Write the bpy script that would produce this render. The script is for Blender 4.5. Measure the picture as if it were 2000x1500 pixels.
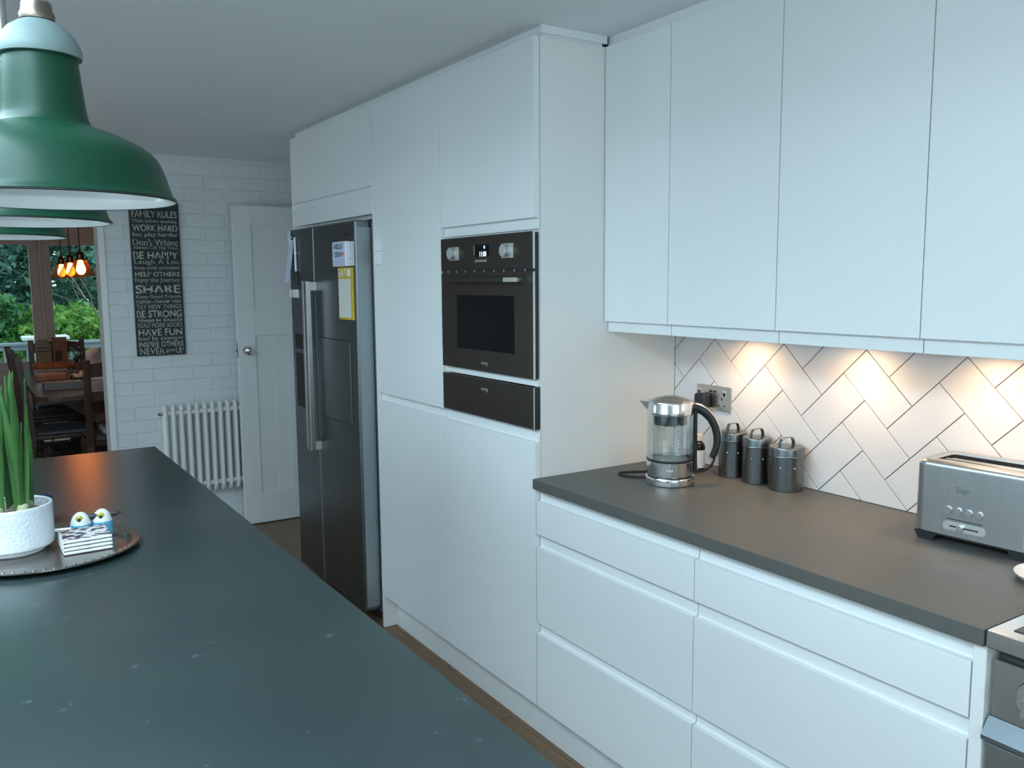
import bpy, bmesh, math, random
from mathutils import Vector, Matrix, noise as mnoise

for o in list(bpy.data.objects):
    bpy.data.objects.remove(o, do_unlink=True)
scene = bpy.context.scene
COL = scene.collection
rnd = random.Random(7)
PI = math.pi

# ------------------------------------------------------------------ camera
F_PX = 1675.4
YAW, PITCH, ROLL = math.radians(32.89), math.radians(-6.87), math.radians(-0.46)
CAM = Vector((-1.4956, -2.1807, 1.5166))
fwd = Vector((math.sin(YAW) * math.cos(PITCH), math.cos(YAW) * math.cos(PITCH), math.sin(PITCH)))
rgt = Vector((math.cos(YAW), -math.sin(YAW), 0))
upv = rgt.cross(fwd)
cr, sr = math.cos(ROLL), math.sin(ROLL)
rgt, upv = cr * rgt + sr * upv, -sr * rgt + cr * upv
cd = bpy.data.cameras.new('camera')
cd.sensor_width = 36.0
cd.sensor_fit = 'HORIZONTAL'
cd.lens = F_PX / 2000 * 36.0
cd.clip_start = 0.05
cd.clip_end = 200
cam = bpy.data.objects.new('camera', cd)
COL.objects.link(cam)
cam.matrix_world = Matrix((rgt, upv, -fwd)).transposed().to_4x4()
cam.location = CAM
scene.camera = cam

# ------------------------------------------------------------------ colour management, world, daylight
scene.view_settings.view_transform = 'Standard'
scene.view_settings.look = 'None'
scene.view_settings.exposure = 0.0
scene.view_settings.gamma = 1.0
scene.view_settings.use_curve_mapping = False

world = bpy.data.worlds.new('overcast_sky')
scene.world = world
world.use_nodes = True
bg = world.node_tree.nodes['Background']
bg.inputs[0].default_value = (0.66, 0.86, 1.0, 1)
bg.inputs[1].default_value = 2.4


def area(name, loc, direction, sx, sy, power, color):
    l = bpy.data.lights.new(name, 'AREA')
    l.shape = 'RECTANGLE'
    l.size, l.size_y = sx, sy
    l.energy = power
    l.color = color
    o = bpy.data.objects.new(name, l)
    COL.objects.link(o)
    o.location = loc
    o.rotation_euler = Vector(direction).to_track_quat('-Z', 'Y').to_euler()
    return o


DAY = (0.62, 0.845, 1.0)
# daylight by the long side rooflight, the patio doors in the left wall and the rear window
area('daylight_rooflight', (-2.15, -0.80, 2.42), (0, 0, -1), 1.0, 2.7, 118, DAY)
area('daylight_patio', (-4.02, -1.75, 1.12), (1, 0, 0), 2.6, 1.9, 4, DAY)
area('lit_floor_fill', (-4.02, 2.72, 0.60), (1, 0, 0), 0.86, 1.05, 11, DAY)  # added low fill, unseen: emulates a lit floor to brighten the lower larder
area('daylight_rear', (-1.2, -4.42, 1.45), (0, 1, 0), 2.4, 1.2, 12, DAY)
# the camera's own small flash, just above and right of the lens
fl_ = bpy.data.lights.new('camera_flash', 'POINT')
fl_.energy = 22
fl_.color = (0.66, 0.86, 1.0)
fl_.shadow_soft_size = 0.012
flo = bpy.data.objects.new('camera_flash', fl_)
COL.objects.link(flo)
flo.location = CAM + rgt * 0.03 + upv * 0.04 - fwd * 0.01


# ------------------------------------------------------------------ materials
MATS = {}


def mat(name, color, rough=0.5, metal=0.0, noise=0.0, nscale=8.0, bump=0.0, bscale=60.0, spec=0.5,
        trans=0.0, emit=None, estr=0.0, color2=None, stretch=None, coat=0.0, sss=0.0, detail=4.0):
    if name in MATS:
        return MATS[name]
    m = bpy.data.materials.new(name)
    m.use_nodes = True
    nt = m.node_tree
    b = nt.nodes['Principled BSDF']
    b.inputs['Roughness'].default_value = rough
    b.inputs['Metallic'].default_value = metal
    b.inputs['Specular IOR Level'].default_value = spec
    b.inputs['Coat Weight'].default_value = coat
    b.inputs['Transmission Weight'].default_value = trans
    c = tuple(color) + (1,)
    b.inputs['Base Color'].default_value = c
    if noise > 0 or color2 or bump > 0:
        tc = nt.nodes.new('ShaderNodeTexCoord')
        mp = nt.nodes.new('ShaderNodeMapping')
        nt.links.new(tc.outputs['Object'], mp.inputs[0])
        if stretch:
            mp.inputs['Scale'].default_value = stretch
    if noise > 0 or color2:
        n = nt.nodes.new('ShaderNodeTexNoise')
        n.inputs['Scale'].default_value = nscale
        n.inputs['Detail'].default_value = detail
        nt.links.new(mp.outputs[0], n.inputs['Vector'])
        r = nt.nodes.new('ShaderNodeValToRGB')
        r.color_ramp.elements[0].position = 0.32
        r.color_ramp.elements[1].position = 0.68
        c2 = color2 if color2 else tuple(min(1, v * (1 + noise)) for v in color)
        c1 = color if color2 else tuple(v * (1 - noise) for v in color)
        r.color_ramp.elements[0].color = tuple(c1) + (1,)
        r.color_ramp.elements[1].color = tuple(c2) + (1,)
        nt.links.new(n.outputs[0], r.inputs[0])
        nt.links.new(r.outputs[0], b.inputs['Base Color'])
    if bump > 0:
        n2 = nt.nodes.new('ShaderNodeTexNoise')
        n2.inputs['Scale'].default_value = bscale
        n2.inputs['Detail'].default_value = 3
        nt.links.new(mp.outputs[0], n2.inputs['Vector'])
        bp = nt.nodes.new('ShaderNodeBump')
        bp.inputs['Strength'].default_value = bump
        bp.inputs['Distance'].default_value = 0.004
        nt.links.new(n2.outputs[0], bp.inputs['Height'])
        nt.links.new(bp.outputs[0], b.inputs['Normal'])
    if emit:
        b.inputs['Emission Color'].default_value = tuple(emit) + (1,)
        b.inputs['Emission Strength'].default_value = estr
    MATS[name] = m
    return m


def thin_glass(name, tint=(1, 1, 1), fac=0.08, rough=0.02, glossy=(1, 1, 1)):
    if name in MATS:
        return MATS[name]
    m = bpy.data.materials.new(name)
    m.use_nodes = True
    nt = m.node_tree
    nt.nodes.clear()
    out = nt.nodes.new('ShaderNodeOutputMaterial')
    t = nt.nodes.new('ShaderNodeBsdfTransparent')
    t.inputs[0].default_value = tuple(tint) + (1,)
    g = nt.nodes.new('ShaderNodeBsdfGlossy')
    g.inputs[0].default_value = tuple(glossy) + (1,)
    g.inputs['Roughness'].default_value = rough
    lw = nt.nodes.new('ShaderNodeLayerWeight')
    lw.inputs[0].default_value = 0.35
    ma = nt.nodes.new('ShaderNodeMath')
    ma.operation = 'MULTIPLY_ADD'
    ma.inputs[1].default_value = 0.55
    ma.inputs[2].default_value = fac
    mx = nt.nodes.new('ShaderNodeMixShader')
    nt.links.new(lw.outputs['Facing'], ma.inputs[0])
    nt.links.new(ma.outputs[0], mx.inputs[0])
    nt.links.new(t.outputs[0], mx.inputs[1])
    nt.links.new(g.outputs[0], mx.inputs[2])
    nt.links.new(mx.outputs[0], out.inputs[0])
    MATS[name] = m
    return m


def leaf_mat(name, c1, c2, trans=0.35):
    if name in MATS:
        return MATS[name]
    m = bpy.data.materials.new(name)
    m.use_nodes = True
    nt = m.node_tree
    b = nt.nodes['Principled BSDF']
    b.inputs['Roughness'].default_value = 0.5
    tc = nt.nodes.new('ShaderNodeTexCoord')
    n = nt.nodes.new('ShaderNodeTexNoise')
    n.inputs['Scale'].default_value = 3.0
    n.inputs['Detail'].default_value = 6
    nt.links.new(tc.outputs['Object'], n.inputs['Vector'])
    r = nt.nodes.new('ShaderNodeValToRGB')
    r.color_ramp.elements[0].position = 0.35
    r.color_ramp.elements[1].position = 0.65
    r.color_ramp.elements[0].color = tuple(c1) + (1,)
    r.color_ramp.elements[1].color = tuple(c2) + (1,)
    nt.links.new(n.outputs[0], r.inputs[0])
    nt.links.new(r.outputs[0], b.inputs['Base Color'])
    tr = nt.nodes.new('ShaderNodeBsdfTranslucent')
    nt.links.new(r.outputs[0], tr.inputs[0])
    mx = nt.nodes.new('ShaderNodeMixShader')
    mx.inputs[0].default_value = trans
    out = nt.nodes['Material Output']
    nt.links.new(b.outputs[0], mx.inputs[1])
    nt.links.new(tr.outputs[0], mx.inputs[2])
    nt.links.new(mx.outputs[0], out.inputs[0])
    MATS[name] = m
    return m


LACQ = mat('white_lacquer', (0.80, 0.81, 0.80), 0.34, noise=0.01, nscale=2)
PANEL = mat('white_side_panel', (0.80, 0.79, 0.76), 0.45, noise=0.01, nscale=2)
CARC = mat('carcass_white', (0.78, 0.79, 0.78), 0.5, noise=0.01, nscale=2)
WALLP = mat('white_wall_paint', (0.76, 0.77, 0.76), 0.65, noise=0.02, nscale=3, bump=0.05, bscale=40)
CEILP = mat('ceiling_paint', (0.78, 0.79, 0.79), 0.8, noise=0.015, nscale=2)
BRICKP = mat('painted_brick', (0.74, 0.76, 0.76), 0.55, noise=0.03, nscale=12, bump=0.25, bscale=45)
MORTAR = mat('painted_mortar', (0.70, 0.72, 0.72), 0.7, noise=0.03, nscale=20, bump=0.3, bscale=70)
DOORP = mat('white_door_gloss', (0.76, 0.78, 0.77), 0.35, noise=0.01, nscale=4)
RADP = mat('radiator_enamel', (0.82, 0.82, 0.79), 0.3, noise=0.01)
TILE = mat('tile_glaze', (0.71, 0.685, 0.68), 0.22, noise=0.012, nscale=5)
GROUT = mat('grey_grout', (0.22, 0.21, 0.19), 0.85, noise=0.08, nscale=40)
OAK = mat('oak_floor', (0.17, 0.10, 0.055), 0.45, color2=(0.23, 0.14, 0.08), nscale=6, stretch=(9, 0.8, 3), bump=0.1, bscale=30)
SUBFL = mat('floor_joint', (0.06, 0.035, 0.02), 0.7, noise=0.1)
STEEL = mat('brushed_steel', (0.60, 0.59, 0.57), 0.27, 1.0, noise=0.04, nscale=4, stretch=(2, 2, 60))
STEELH = mat('brushed_steel_side', (0.56, 0.57, 0.57), 0.33, 1.0, noise=0.04, nscale=4, stretch=(60, 2, 2))
CHROME = mat('chrome', (0.78, 0.78, 0.77), 0.10, 1.0, noise=0.01)
FRIDGE = mat('dark_brushed_steel', (0.19, 0.205, 0.215), 0.33, 1.0, noise=0.05, nscale=3, stretch=(60, 60, 1))
FRIDGES = mat('fridge_side_grey', (0.30, 0.34, 0.35), 0.38, 0.7, noise=0.03)
OVENM = mat('dark_inox', (0.115, 0.098, 0.086), 0.30, 0.8, noise=0.05, nscale=4, stretch=(1, 30, 30))
BLKGL = mat('black_glass', (0.008, 0.010, 0.011), 0.06, noise=0.02)
BLACK = mat('black_plastic', (0.018, 0.020, 0.022), 0.38, noise=0.05)
RUBBER = mat('black_rubber', (0.012, 0.012, 0.012), 0.6, noise=0.05)
ENAM = mat('green_enamel', (0.0035, 0.040, 0.020), 0.40, noise=0.04, nscale=10, spec=0.3)
ENAMW = mat('white_enamel', (0.82, 0.84, 0.82), 0.2, noise=0.01)
MINT = mat('pale_ceramic_cap', (0.15, 0.21, 0.20), 0.55, noise=0.02)
BRASS = mat('aged_brass', (0.24, 0.20, 0.16), 0.35, 1.0, noise=0.1)
WHITEP = mat('white_plastic', (0.80, 0.81, 0.82), 0.4, noise=0.01)
PAPER = mat('paper_white', (0.72, 0.74, 0.78), 0.7, noise=0.02)
INK = mat('black_ink', (0.015, 0.015, 0.02), 0.6, noise=0.05)
DKWOOD = mat('dark_stained_wood', (0.040, 0.020, 0.011), 0.35, color2=(0.075, 0.036, 0.020), nscale=5, stretch=(8, 8, 1))
TABWOOD = mat('table_top_wood', (0.07, 0.036, 0.02), 0.22, color2=(0.12, 0.065, 0.036), nscale=4, stretch=(8, 1, 3))
CREAMF = mat('cream_window_frame', (0.60, 0.55, 0.49), 0.5, noise=0.03, nscale=6)
PLATED = mat('silver_plate', (0.36, 0.33, 0.30), 0.28, 1.0, noise=0.12, nscale=12, bump=0.15, bscale=90)
GLASS = thin_glass('window_glass', (0.97, 1.0, 0.99), 0.0)
KGLASS = thin_glass('kettle_glass', (0.93, 0.96, 0.96), 0.07)
AMBER = thin_glass('amber_glass', (1.0, 0.74, 0.56), 0.14, 0.12, (1, 0.8, 0.65))


def stone(name, c1, c2, rough):
    m = mat(name, c1, rough, color2=c2, nscale=2.2, bump=0.03, bscale=160, detail=8)
    nt = m.node_tree
    b = nt.nodes['Principled BSDF']
    tc = nt.nodes.new('ShaderNodeTexCoord')
    # sparse pale flecks and smears
    n = nt.nodes.new('ShaderNodeTexNoise')
    n.inputs['Scale'].default_value = 26
    n.inputs['Detail'].default_value = 6
    nt.links.new(tc.outputs['Object'], n.inputs['Vector'])
    r = nt.nodes.new('ShaderNodeValToRGB')
    r.color_ramp.elements[0].position = 0.66
    r.color_ramp.elements[1].position = 0.80
    r.color_ramp.elements[0].color = (0, 0, 0, 1)
    r.color_ramp.elements[1].color = (0.22, 0.22, 0.22, 1)
    nt.links.new(n.outputs[0], r.inputs[0])
    mx = nt.nodes.new('ShaderNodeMixRGB')
    base = b.inputs['Base Color'].links[0].from_socket
    nt.links.new(r.outputs[0], mx.inputs[0])
    nt.links.new(base, mx.inputs[1])
    mx.inputs[2].default_value = (0.28, 0.29, 0.28, 1)
    nt.links.new(mx.outputs[0], b.inputs['Base Color'])
    return m


STONE = stone('grey_quartz', (0.090, 0.092, 0.085), (0.112, 0.110, 0.100), 0.5)
STONEI = stone('island_stone', (0.018, 0.030, 0.030), (0.027, 0.042, 0.041), 0.27)
STONEI.node_tree.nodes['Principled BSDF'].inputs['Specular IOR Level'].default_value = 0.85


# ------------------------------------------------------------------ mesh helpers
def weigh(o):
    m = o.modifiers.new('even_shading', 'WEIGHTED_NORMAL')
    m.mode = 'FACE_AREA'
    m.weight = 50
    m.keep_sharp = True
    return o


class B:
    def __init__(s):
        s.bm = bmesh.new()

    def box(s, x0, x1, y0, y1, z0, z1, bev=0.0, seg=2):
        x0, x1 = sorted((x0, x1)); y0, y1 = sorted((y0, y1)); z0, z1 = sorted((z0, z1))
        t = bmesh.new()
        bmesh.ops.create_cube(t, size=1)
        for v in t.verts:
            v.co = Vector(((x0 + x1) / 2 + v.co.x * (x1 - x0), (y0 + y1) / 2 + v.co.y * (y1 - y0), (z0 + z1) / 2 + v.co.z * (z1 - z0)))
        if bev > 0:
            bev = min(bev, 0.45 * min(x1 - x0, y1 - y0, z1 - z0))
            bmesh.ops.bevel(t, geom=list(t.edges), offset=bev, segments=seg, profile=0.5, affect='EDGES')
        s._merge(t)
        return s

    def _merge(s, t, M=None):
        me = bpy.data.meshes.new('tmp')
        t.to_mesh(me)
        t.free()
        if M is not None:
            me.transform(M)
        s.bm.from_mesh(me)
        bpy.data.meshes.remove(me)

    def prism(s, poly, axis, a0, a1, bev=0.0, seg=2):
        """poly in the two other axes (order x,y / x,z / y,z), extruded along axis."""
        t = bmesh.new()
        def P(u, v, a):
            return {'x': (a, u, v), 'y': (u, a, v), 'z': (u, v, a)}[axis]
        va = [t.verts.new(P(u, v, a0)) for u, v in poly]
        vb = [t.verts.new(P(u, v, a1)) for u, v in poly]
        n = len(poly)
        t.faces.new(va)
        t.faces.new(list(reversed(vb)))
        for i in range(n):
            t.faces.new((va[i], vb[i], vb[(i + 1) % n], va[(i + 1) % n]))
        bmesh.ops.recalc_face_normals(t, faces=list(t.faces))
        if bev > 0:
            bmesh.ops.bevel(t, geom=list(t.edges), offset=bev, segments=seg, profile=0.5, affect='EDGES', clamp_overlap=True)
        s._merge(t)
        return s

    def lathe(s, prof, c=(0, 0, 0), seg=48, sx=1.0, sy=1.0, closed=False):
        t = bmesh.new()
        rings = []
        for r, z in prof:
            if r < 1e-6:
                rings.append([t.verts.new((c[0], c[1], c[2] + z))])
            else:
                rings.append([t.verts.new((c[0] + sx * r * math.cos(2 * PI * i / seg), c[1] + sy * r * math.sin(2 * PI * i / seg), c[2] + z)) for i in range(seg)])
        pairs = list(zip(rings[:-1], rings[1:]))
        if closed:
            pairs.append((rings[-1], rings[0]))
        for a, b in pairs:
            for i in range(seg):
                j = (i + 1) % seg
                if len(a) == 1 and len(b) == 1:
                    continue
                if len(a) == 1:
                    t.faces.new((a[0], b[j], b[i]))
                elif len(b) == 1:
                    t.faces.new((a[i], a[j], b[0]))
                else:
                    t.faces.new((a[i], a[j], b[j], b[i]))
        bmesh.ops.recalc_face_normals(t, faces=list(t.faces))
        s._merge(t)
        return s

    def cyl(s, p0, p1, r, seg=20, r2=None, bev=0.0):
        p0, p1 = Vector(p0), Vector(p1)
        d = p1 - p0
        t = bmesh.new()
        bmesh.ops.create_cone(t, cap_ends=True, segments=seg, radius1=r, radius2=r if r2 is None else r2, depth=d.length)
        if bev > 0:
            bmesh.ops.bevel(t, geom=[e for e in t.edges if abs(e.verts[0].co.z - e.verts[1].co.z) < 1e-6], offset=bev, segments=2, profile=0.5, affect='EDGES')
        M = Matrix.Translation((p0 + p1) / 2) @ d.to_track_quat('Z', 'Y').to_matrix().to_4x4()
        s._merge(t, M)
        return s

    def sphere(s, c, r, sc=(1, 1, 1), u=20, v=12, rot=None):
        t = bmesh.new()
        bmesh.ops.create_uvsphere(t, u_segments=u, v_segments=v, radius=r)
        M = Matrix.Translation(c) @ (rot.to_4x4() if rot else Matrix.Identity(4)) @ Matrix.Diagonal((sc[0], sc[1], sc[2], 1))
        s._merge(t, M)
        return s

    def tube(s, pts, r, seg=10, rx=None, closed=False, taper=None, up=Vector((0, 0, 1))):
        """sweep of a circle (or ellipse r x rx) along points."""
        pts = [Vector(p) for p in pts]
        t = bmesh.new()
        rings = []
        n = len(pts)
        for i, p in enumerate(pts):
            if closed:
                d = pts[(i + 1) % n] - pts[i - 1]
            else:
                d = pts[min(i + 1, n - 1)] - pts[max(i - 1, 0)]
            d.normalize()
            a = d.cross(up)
            if a.length < 1e-3:
                a = d.cross(Vector((1, 0, 0)))
            a.normalize()
            b = a.cross(d)
            k = taper[i] if taper else 1.0
            rings.append([t.verts.new(p + k * ((rx or r) * math.cos(2 * PI * j / seg) * a + r * math.sin(2 * PI * j / seg) * b)) for j in range(seg)])
        rng = range(n if closed else n - 1)
        for i in rng:
            A, Bv = rings[i], rings[(i + 1) % n]
            for j in range(seg):
                k = (j + 1) % seg
                t.faces.new((A[j], A[k], Bv[k], Bv[j]))
        if not closed:
            t.faces.new(rings[0])
            t.faces.new(list(reversed(rings[-1])))
        bmesh.ops.recalc_face_normals(t, faces=list(t.faces))
        s._merge(t)
        return s

    def quad(s, a, b, c, d):
        vs = [s.bm.verts.new(v) for v in (a, b, c, d)]
        s.bm.faces.new(vs)
        return s

    def xform(s, M):
        bmesh.ops.transform(s.bm, matrix=M, verts=list(s.bm.verts))
        return s

    def mesh(s, name, m, smooth=35):
        me = bpy.data.meshes.new(name)
        s.bm.to_mesh(me)
        s.bm.free()
        if m:
            me.materials.append(m)
        if smooth:
            for p in me.polygons:
                p.use_smooth = True
            me.set_sharp_from_angle(angle=math.radians(smooth))
        return me

    def build(s, name, m, parent=None, smooth=35):
        me = s.mesh(name, m, smooth)
        o = bpy.data.objects.new(name, me)
        COL.objects.link(o)
        if smooth:
            weigh(o)
        if parent is not None:
            root = parent
            while root.parent is not None:
                root = root.parent
            if not root.get('_local'):
                me.transform(Matrix.Translation(-root.location))
            o.parent = parent
        else:
            vs = [v.co for v in me.vertices]
            c = Vector(((min(v.x for v in vs) + max(v.x for v in vs)) / 2, (min(v.y for v in vs) + max(v.y for v in vs)) / 2, min(v.z for v in vs)))
            me.transform(Matrix.Translation(-c))
            o.location = c
        return o


def tag(o, label=None, cat=None, group=None, kind=None):
    if label: o['label'] = label
    if cat: o['category'] = cat
    if group: o['group'] = group
    if kind: o['kind'] = kind
    return o


def thing(name, loc, label, cat, group=None, kind=None, rotz=0.0):
    """Empty at the base of a thing; parts are given in world coordinates unless local() is called."""
    o = bpy.data.objects.new(name, None)
    COL.objects.link(o)
    o.location = loc
    o.rotation_euler = (0, 0, rotz)
    o.empty_display_size = 0.05
    return tag(o, label, cat, group, kind)


def local(o):
    o['_local'] = 1
    return o


def copy_tree(o, parent=None):
    c = o.copy()
    COL.objects.link(c)
    c.parent = parent
    for ch in o.children:
        copy_tree(ch, c)
    return c


def text_mesh(body, w, h, extrude=0.0008, bold=0.0, keep=False, slab=False):
    cu = bpy.data.curves.new('lettering', 'FONT')
    cu.body = body
    cu.offset = bold
    cu.resolution_u = 3
    o = bpy.data.objects.new('lettering', cu)
    COL.objects.link(o)
    bpy.context.view_layer.update()
    dg = bpy.context.evaluated_depsgraph_get()
    me = bpy.data.meshes.new_from_object(o.evaluated_get(dg))
    bpy.data.objects.remove(o, do_unlink=True)
    if slab:
        # slab serifs: a short bar on every flat stroke end
        t = bmesh.new()
        t.from_mesh(me)
        bars = []
        for e in t.edges:
            a, b = e.verts
            ln = abs(a.co.x - b.co.x)
            if len(e.link_faces) == 1 and abs(a.co.y - b.co.y) < 1e-4 and 0.035 < ln < 0.22:
                yc = e.link_faces[0].calc_center_median().y
                th = 0.055 + bold * 1.2
                y0, y1 = (a.co.y, a.co.y + th) if yc > a.co.y else (a.co.y - th, a.co.y)
                bars.append((min(a.co.x, b.co.x) - 0.055, max(a.co.x, b.co.x) + 0.055, y0, y1))
        for x0, x1, y0, y1 in bars:
            t.faces.new([t.verts.new((x, y, 0)) for x, y in ((x0, y0), (x1, y0), (x1, y1), (x0, y1))])
        t.to_mesh(me)
        t.free()
    xs = [v.co.x for v in me.vertices]; ys = [v.co.y for v in me.vertices]
    x0, x1, y0, y1 = min(xs), max(xs), min(ys), max(ys)
    sx = w / (x1 - x0); sy = h / (y1 - y0)
    if keep:
        sx = sy = min(sx, sy)
    for v in me.vertices:
        v.co = Vector(((v.co.x - (x0 + x1) / 2) * sx, (v.co.y - (y0 + y1) / 2) * sy, 0))
    bm = bmesh.new()
    bm.from_mesh(me)
    bpy.data.meshes.remove(me)
    if extrude > 0:
        r = bmesh.ops.extrude_face_region(bm, geom=list(bm.faces))
        for v in [g for g in r['geom'] if isinstance(g, bmesh.types.BMVert)]:
            v.co.z += extrude
    return bm


def lettering(name, body, w, h, centre, u, v, m, parent, bold=0.0, keep=False, extrude=0.0008, slab=False):
    bm = text_mesh(body, w, h, extrude, bold, keep, slab)
    u, v = Vector(u).normalized(), Vector(v).normalized()
    n = u.cross(v)
    M = Matrix((u, v, n)).transposed().to_4x4()
    M.translation = Vector(centre)
    b = B()
    b.bm.free()
    b.bm = bm
    b.xform(M)
    bmesh.ops.recalc_face_normals(b.bm, faces=list(b.bm.faces))
    return b.build(name, m, parent, smooth=0)


# ------------------------------------------------------------------ main measures (metres)
XW = 0.5936          # right wall, tile grout plane
ZC = 2.27            # ceiling
YB = 3.28            # brick wall face
ZW = 0.8987          # worktop top
ZWB = 0.8668
ZT = 2.2394          # cabinet door tops
ZP = 0.1446          # plinth top
OPX = -0.782         # right jamb of the dining opening
XL, YN = -4.10, -4.50
YD = 7.20            # dining window wall, inner face

# ------------------------------------------------------------------ floor (oak planks)
fl = B().box(XL, 1.9, YN, YD + 0.2, -0.06, -0.014).build('floor', SUBFL)
tag(fl, kind='structure')
PW = 0.14
plank_b = B().box(-PW / 2 + 0.0009, PW / 2 - 0.0009, 0, 1.195, -0.012, 0, 0.0012, 1)
plank_me = plank_b.mesh('plank', OAK, 30)
ix = 0
x = -0.94 + PW / 2
while x < 0.62:
    off = (ix * 0.47) % 1.2
    y = -2.6 + off
    while y < 3.2:
        p = weigh(bpy.data.objects.new('plank', plank_me))
        COL.objects.link(p)
        p.parent = fl
        p.location = Vector((x, y, 0)) - fl.location
        y += 1.2
    x += PW
    ix += 1
rest = B()
x = -0.94 - PW / 2
ix = 0
while x > XL + 0.08:
    y = YN + (ix * 0.47) % 1.2
    while y < YD - 1.2:
        rest.box(x - PW / 2 + 0.0009, x + PW / 2 - 0.0009, y, y + 1.195, -0.012, 0)
        y += 1.2
    x -= PW
    ix += 1
x = -0.94 + PW / 2
while x < 1.75:
    y = YB + 0.02 + (ix * 0.47) % 0.5
    while y < YD - 1.2:
        rest.box(x - PW / 2 + 0.0009, x + PW / 2 - 0.0009, y, y + 1.195, -0.012, 0)
        y += 1.2
    x += PW
    ix += 1
ro = rest.build('far_planks', OAK, fl, smooth=0)
tag(ro, kind='stuff')

# ------------------------------------------------------------------ ceilings and walls
RX0, RX1, RY0, RY1 = -2.67, -1.63, -2.18, 0.58
cl = B().box(XL, RX0, YN, YB + 0.14, ZC, ZC + 0.1).box(RX1, 0.72, YN, YB + 0.14, ZC, ZC + 0.1).box(RX0, RX1, YN, RY0, ZC, ZC + 0.1).box(RX0, RX1, RY1, YB + 0.14, ZC, ZC + 0.1)
tag(cl.build('ceiling', CEILP), kind='structure')
rl_ = B().box(RX0 - 0.04, RX0, RY0 - 0.04, RY1 + 0.04, ZC + 0.1, ZC + 0.3).box(RX1, RX1 + 0.04, RY0 - 0.04, RY1 + 0.04, ZC + 0.1, ZC + 0.3).box(RX0, RX1, RY0 - 0.04, RY0, ZC + 0.1, ZC + 0.3).box(RX0, RX1, RY1, RY1 + 0.04, ZC + 0.1, ZC + 0.3)
rl_ = tag(rl_.build('window_6', WALLP), kind='structure')
for q in range(3):
    ya_ = RY0 + q * (RY1 - RY0) / 3
    B().box(RX0, RX1, ya_ + 0.02, ya_ + (RY1 - RY0) / 3 - 0.02, ZC + 0.27, ZC + 0.276).build('pane', GLASS, rl_)
for q in (1, 2):
    ya_ = RY0 + q * (RY1 - RY0) / 3
    B().box(RX0, RX1, ya_ - 0.02, ya_ + 0.02, ZC + 0.2, ZC + 0.3).build('glazing_bar', WALLP, rl_)
tag(B().box(-3.2, 1.9, YB + 0.14, YD + 0.2, 2.42, 2.5).build('ceiling', CEILP), kind='structure')
wr = tag(B().box(XW, XW + 0.12, YN, YB + 0.14, 0, ZC).build('wall_right', GROUT), kind='structure')
# plastered part of the right wall above and below the tiling is hidden by cabinets
pl = B().box(XW - 0.004, XW, 0.02, YB - 0.002, 0, ZC).box(XW - 0.004, XW, YN, -2.42, 0, ZC).build('plaster', WALLP, wr)
# rear wall with a window, left wall with patio doors
rw = B().box(XL, XW + 0.12, YN - 0.12, YN, 0, 0.8).box(XL, XW + 0.12, YN - 0.12, YN, 2.1, ZC)
rw.box(XL, -2.5, YN - 0.12, YN, 0.8, 2.1).box(0.1, XW + 0.12, YN - 0.12, YN, 0.8, 2.1)
tag(rw.build('wall_rear', WALLP), kind='structure')
lw_ = B().box(XL - 0.12, XL, YN, -3.1, 0, ZC).box(XL - 0.12, XL, -0.4, 2.25, 0, ZC).box(XL - 0.12, XL, 3.19, YB + 0.14, 0, ZC).box(XL - 0.12, XL, -3.1, -0.4, 2.17, ZC).box(XL - 0.12, XL, 2.25, 3.19, 1.2, ZC)
tag(lw_.build('wall_left', WALLP), kind='structure')
wn = tag(B().box(-2.5, -2.44, YN - 0.1, YN - 0.04, 0.8, 2.1).box(0.04, 0.1, YN - 0.1, YN - 0.04, 0.8, 2.1)
         .box(-2.44, 0.04, YN - 0.1, YN - 0.04, 0.8, 0.86).box(-2.44, 0.04, YN - 0.1, YN - 0.04, 2.04, 2.1)
         .box(-1.23, -1.17, YN - 0.1, YN - 0.04, 0.86, 2.04).build('window_3', DOORP), kind='structure')
for a, b in ((-2.44, -1.23), (-1.17, 0.04)):
    B().box(a, b, YN - 0.072, YN - 0.068, 0.86, 2.04).build('pane', GLASS, wn)
dn = tag(B().box(XL - 0.1, XL - 0.04, -3.1, -3.0, 0, 2.17).box(XL - 0.1, XL - 0.04, -0.5, -0.4, 0, 2.17).box(XL - 0.1, XL - 0.04, -1.8, -1.7, 0, 2.17)
         .box(XL - 0.1, XL - 0.04, -3.0, -0.5, 2.07, 2.17).box(XL - 0.1, XL - 0.04, -3.0, -0.5, 0, 0.1).build('door_2', DOORP), kind='structure')
for a, b in ((-3.0, -1.8), (-1.7, -0.5)):
    B().box(XL - 0.072, XL - 0.068, a, b, 0.1, 2.07).build('pane', GLASS, dn)

dn = tag(B().box(XL - 0.1, XL - 0.04, 2.25, 2.29, 0, 1.2).box(XL - 0.1, XL - 0.04, 3.15, 3.19, 0, 1.2).box(XL - 0.1, XL - 0.04, 2.29, 3.15, 1.15, 1.2).box(XL - 0.1, XL - 0.04, 2.29, 3.15, 0, 0.06).build('window_7', DOORP), kind='structure')  # unseen low window, added and kept low to hold the fill light
B().box(XL - 0.072, XL - 0.068, 2.29, 3.15, 0.06, 1.15).build('pane', GLASS, dn)

# brick wall between kitchen and dining room: mortar core, each brick its own piece
WT = 0.13
wb = B().box(OPX + 0.03, XW + 0.12, YB, YB + WT, 0, ZC)
wb.box(XL, -2.75, YB, YB + WT, 0, ZC).box(-2.75, OPX + 0.03, YB, YB + WT, 2.12, ZC)
wb = tag(wb.build('wall_back', MORTAR), kind='structure')
CH, BL = 0.0766, 0.2300
bricks = {}


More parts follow.
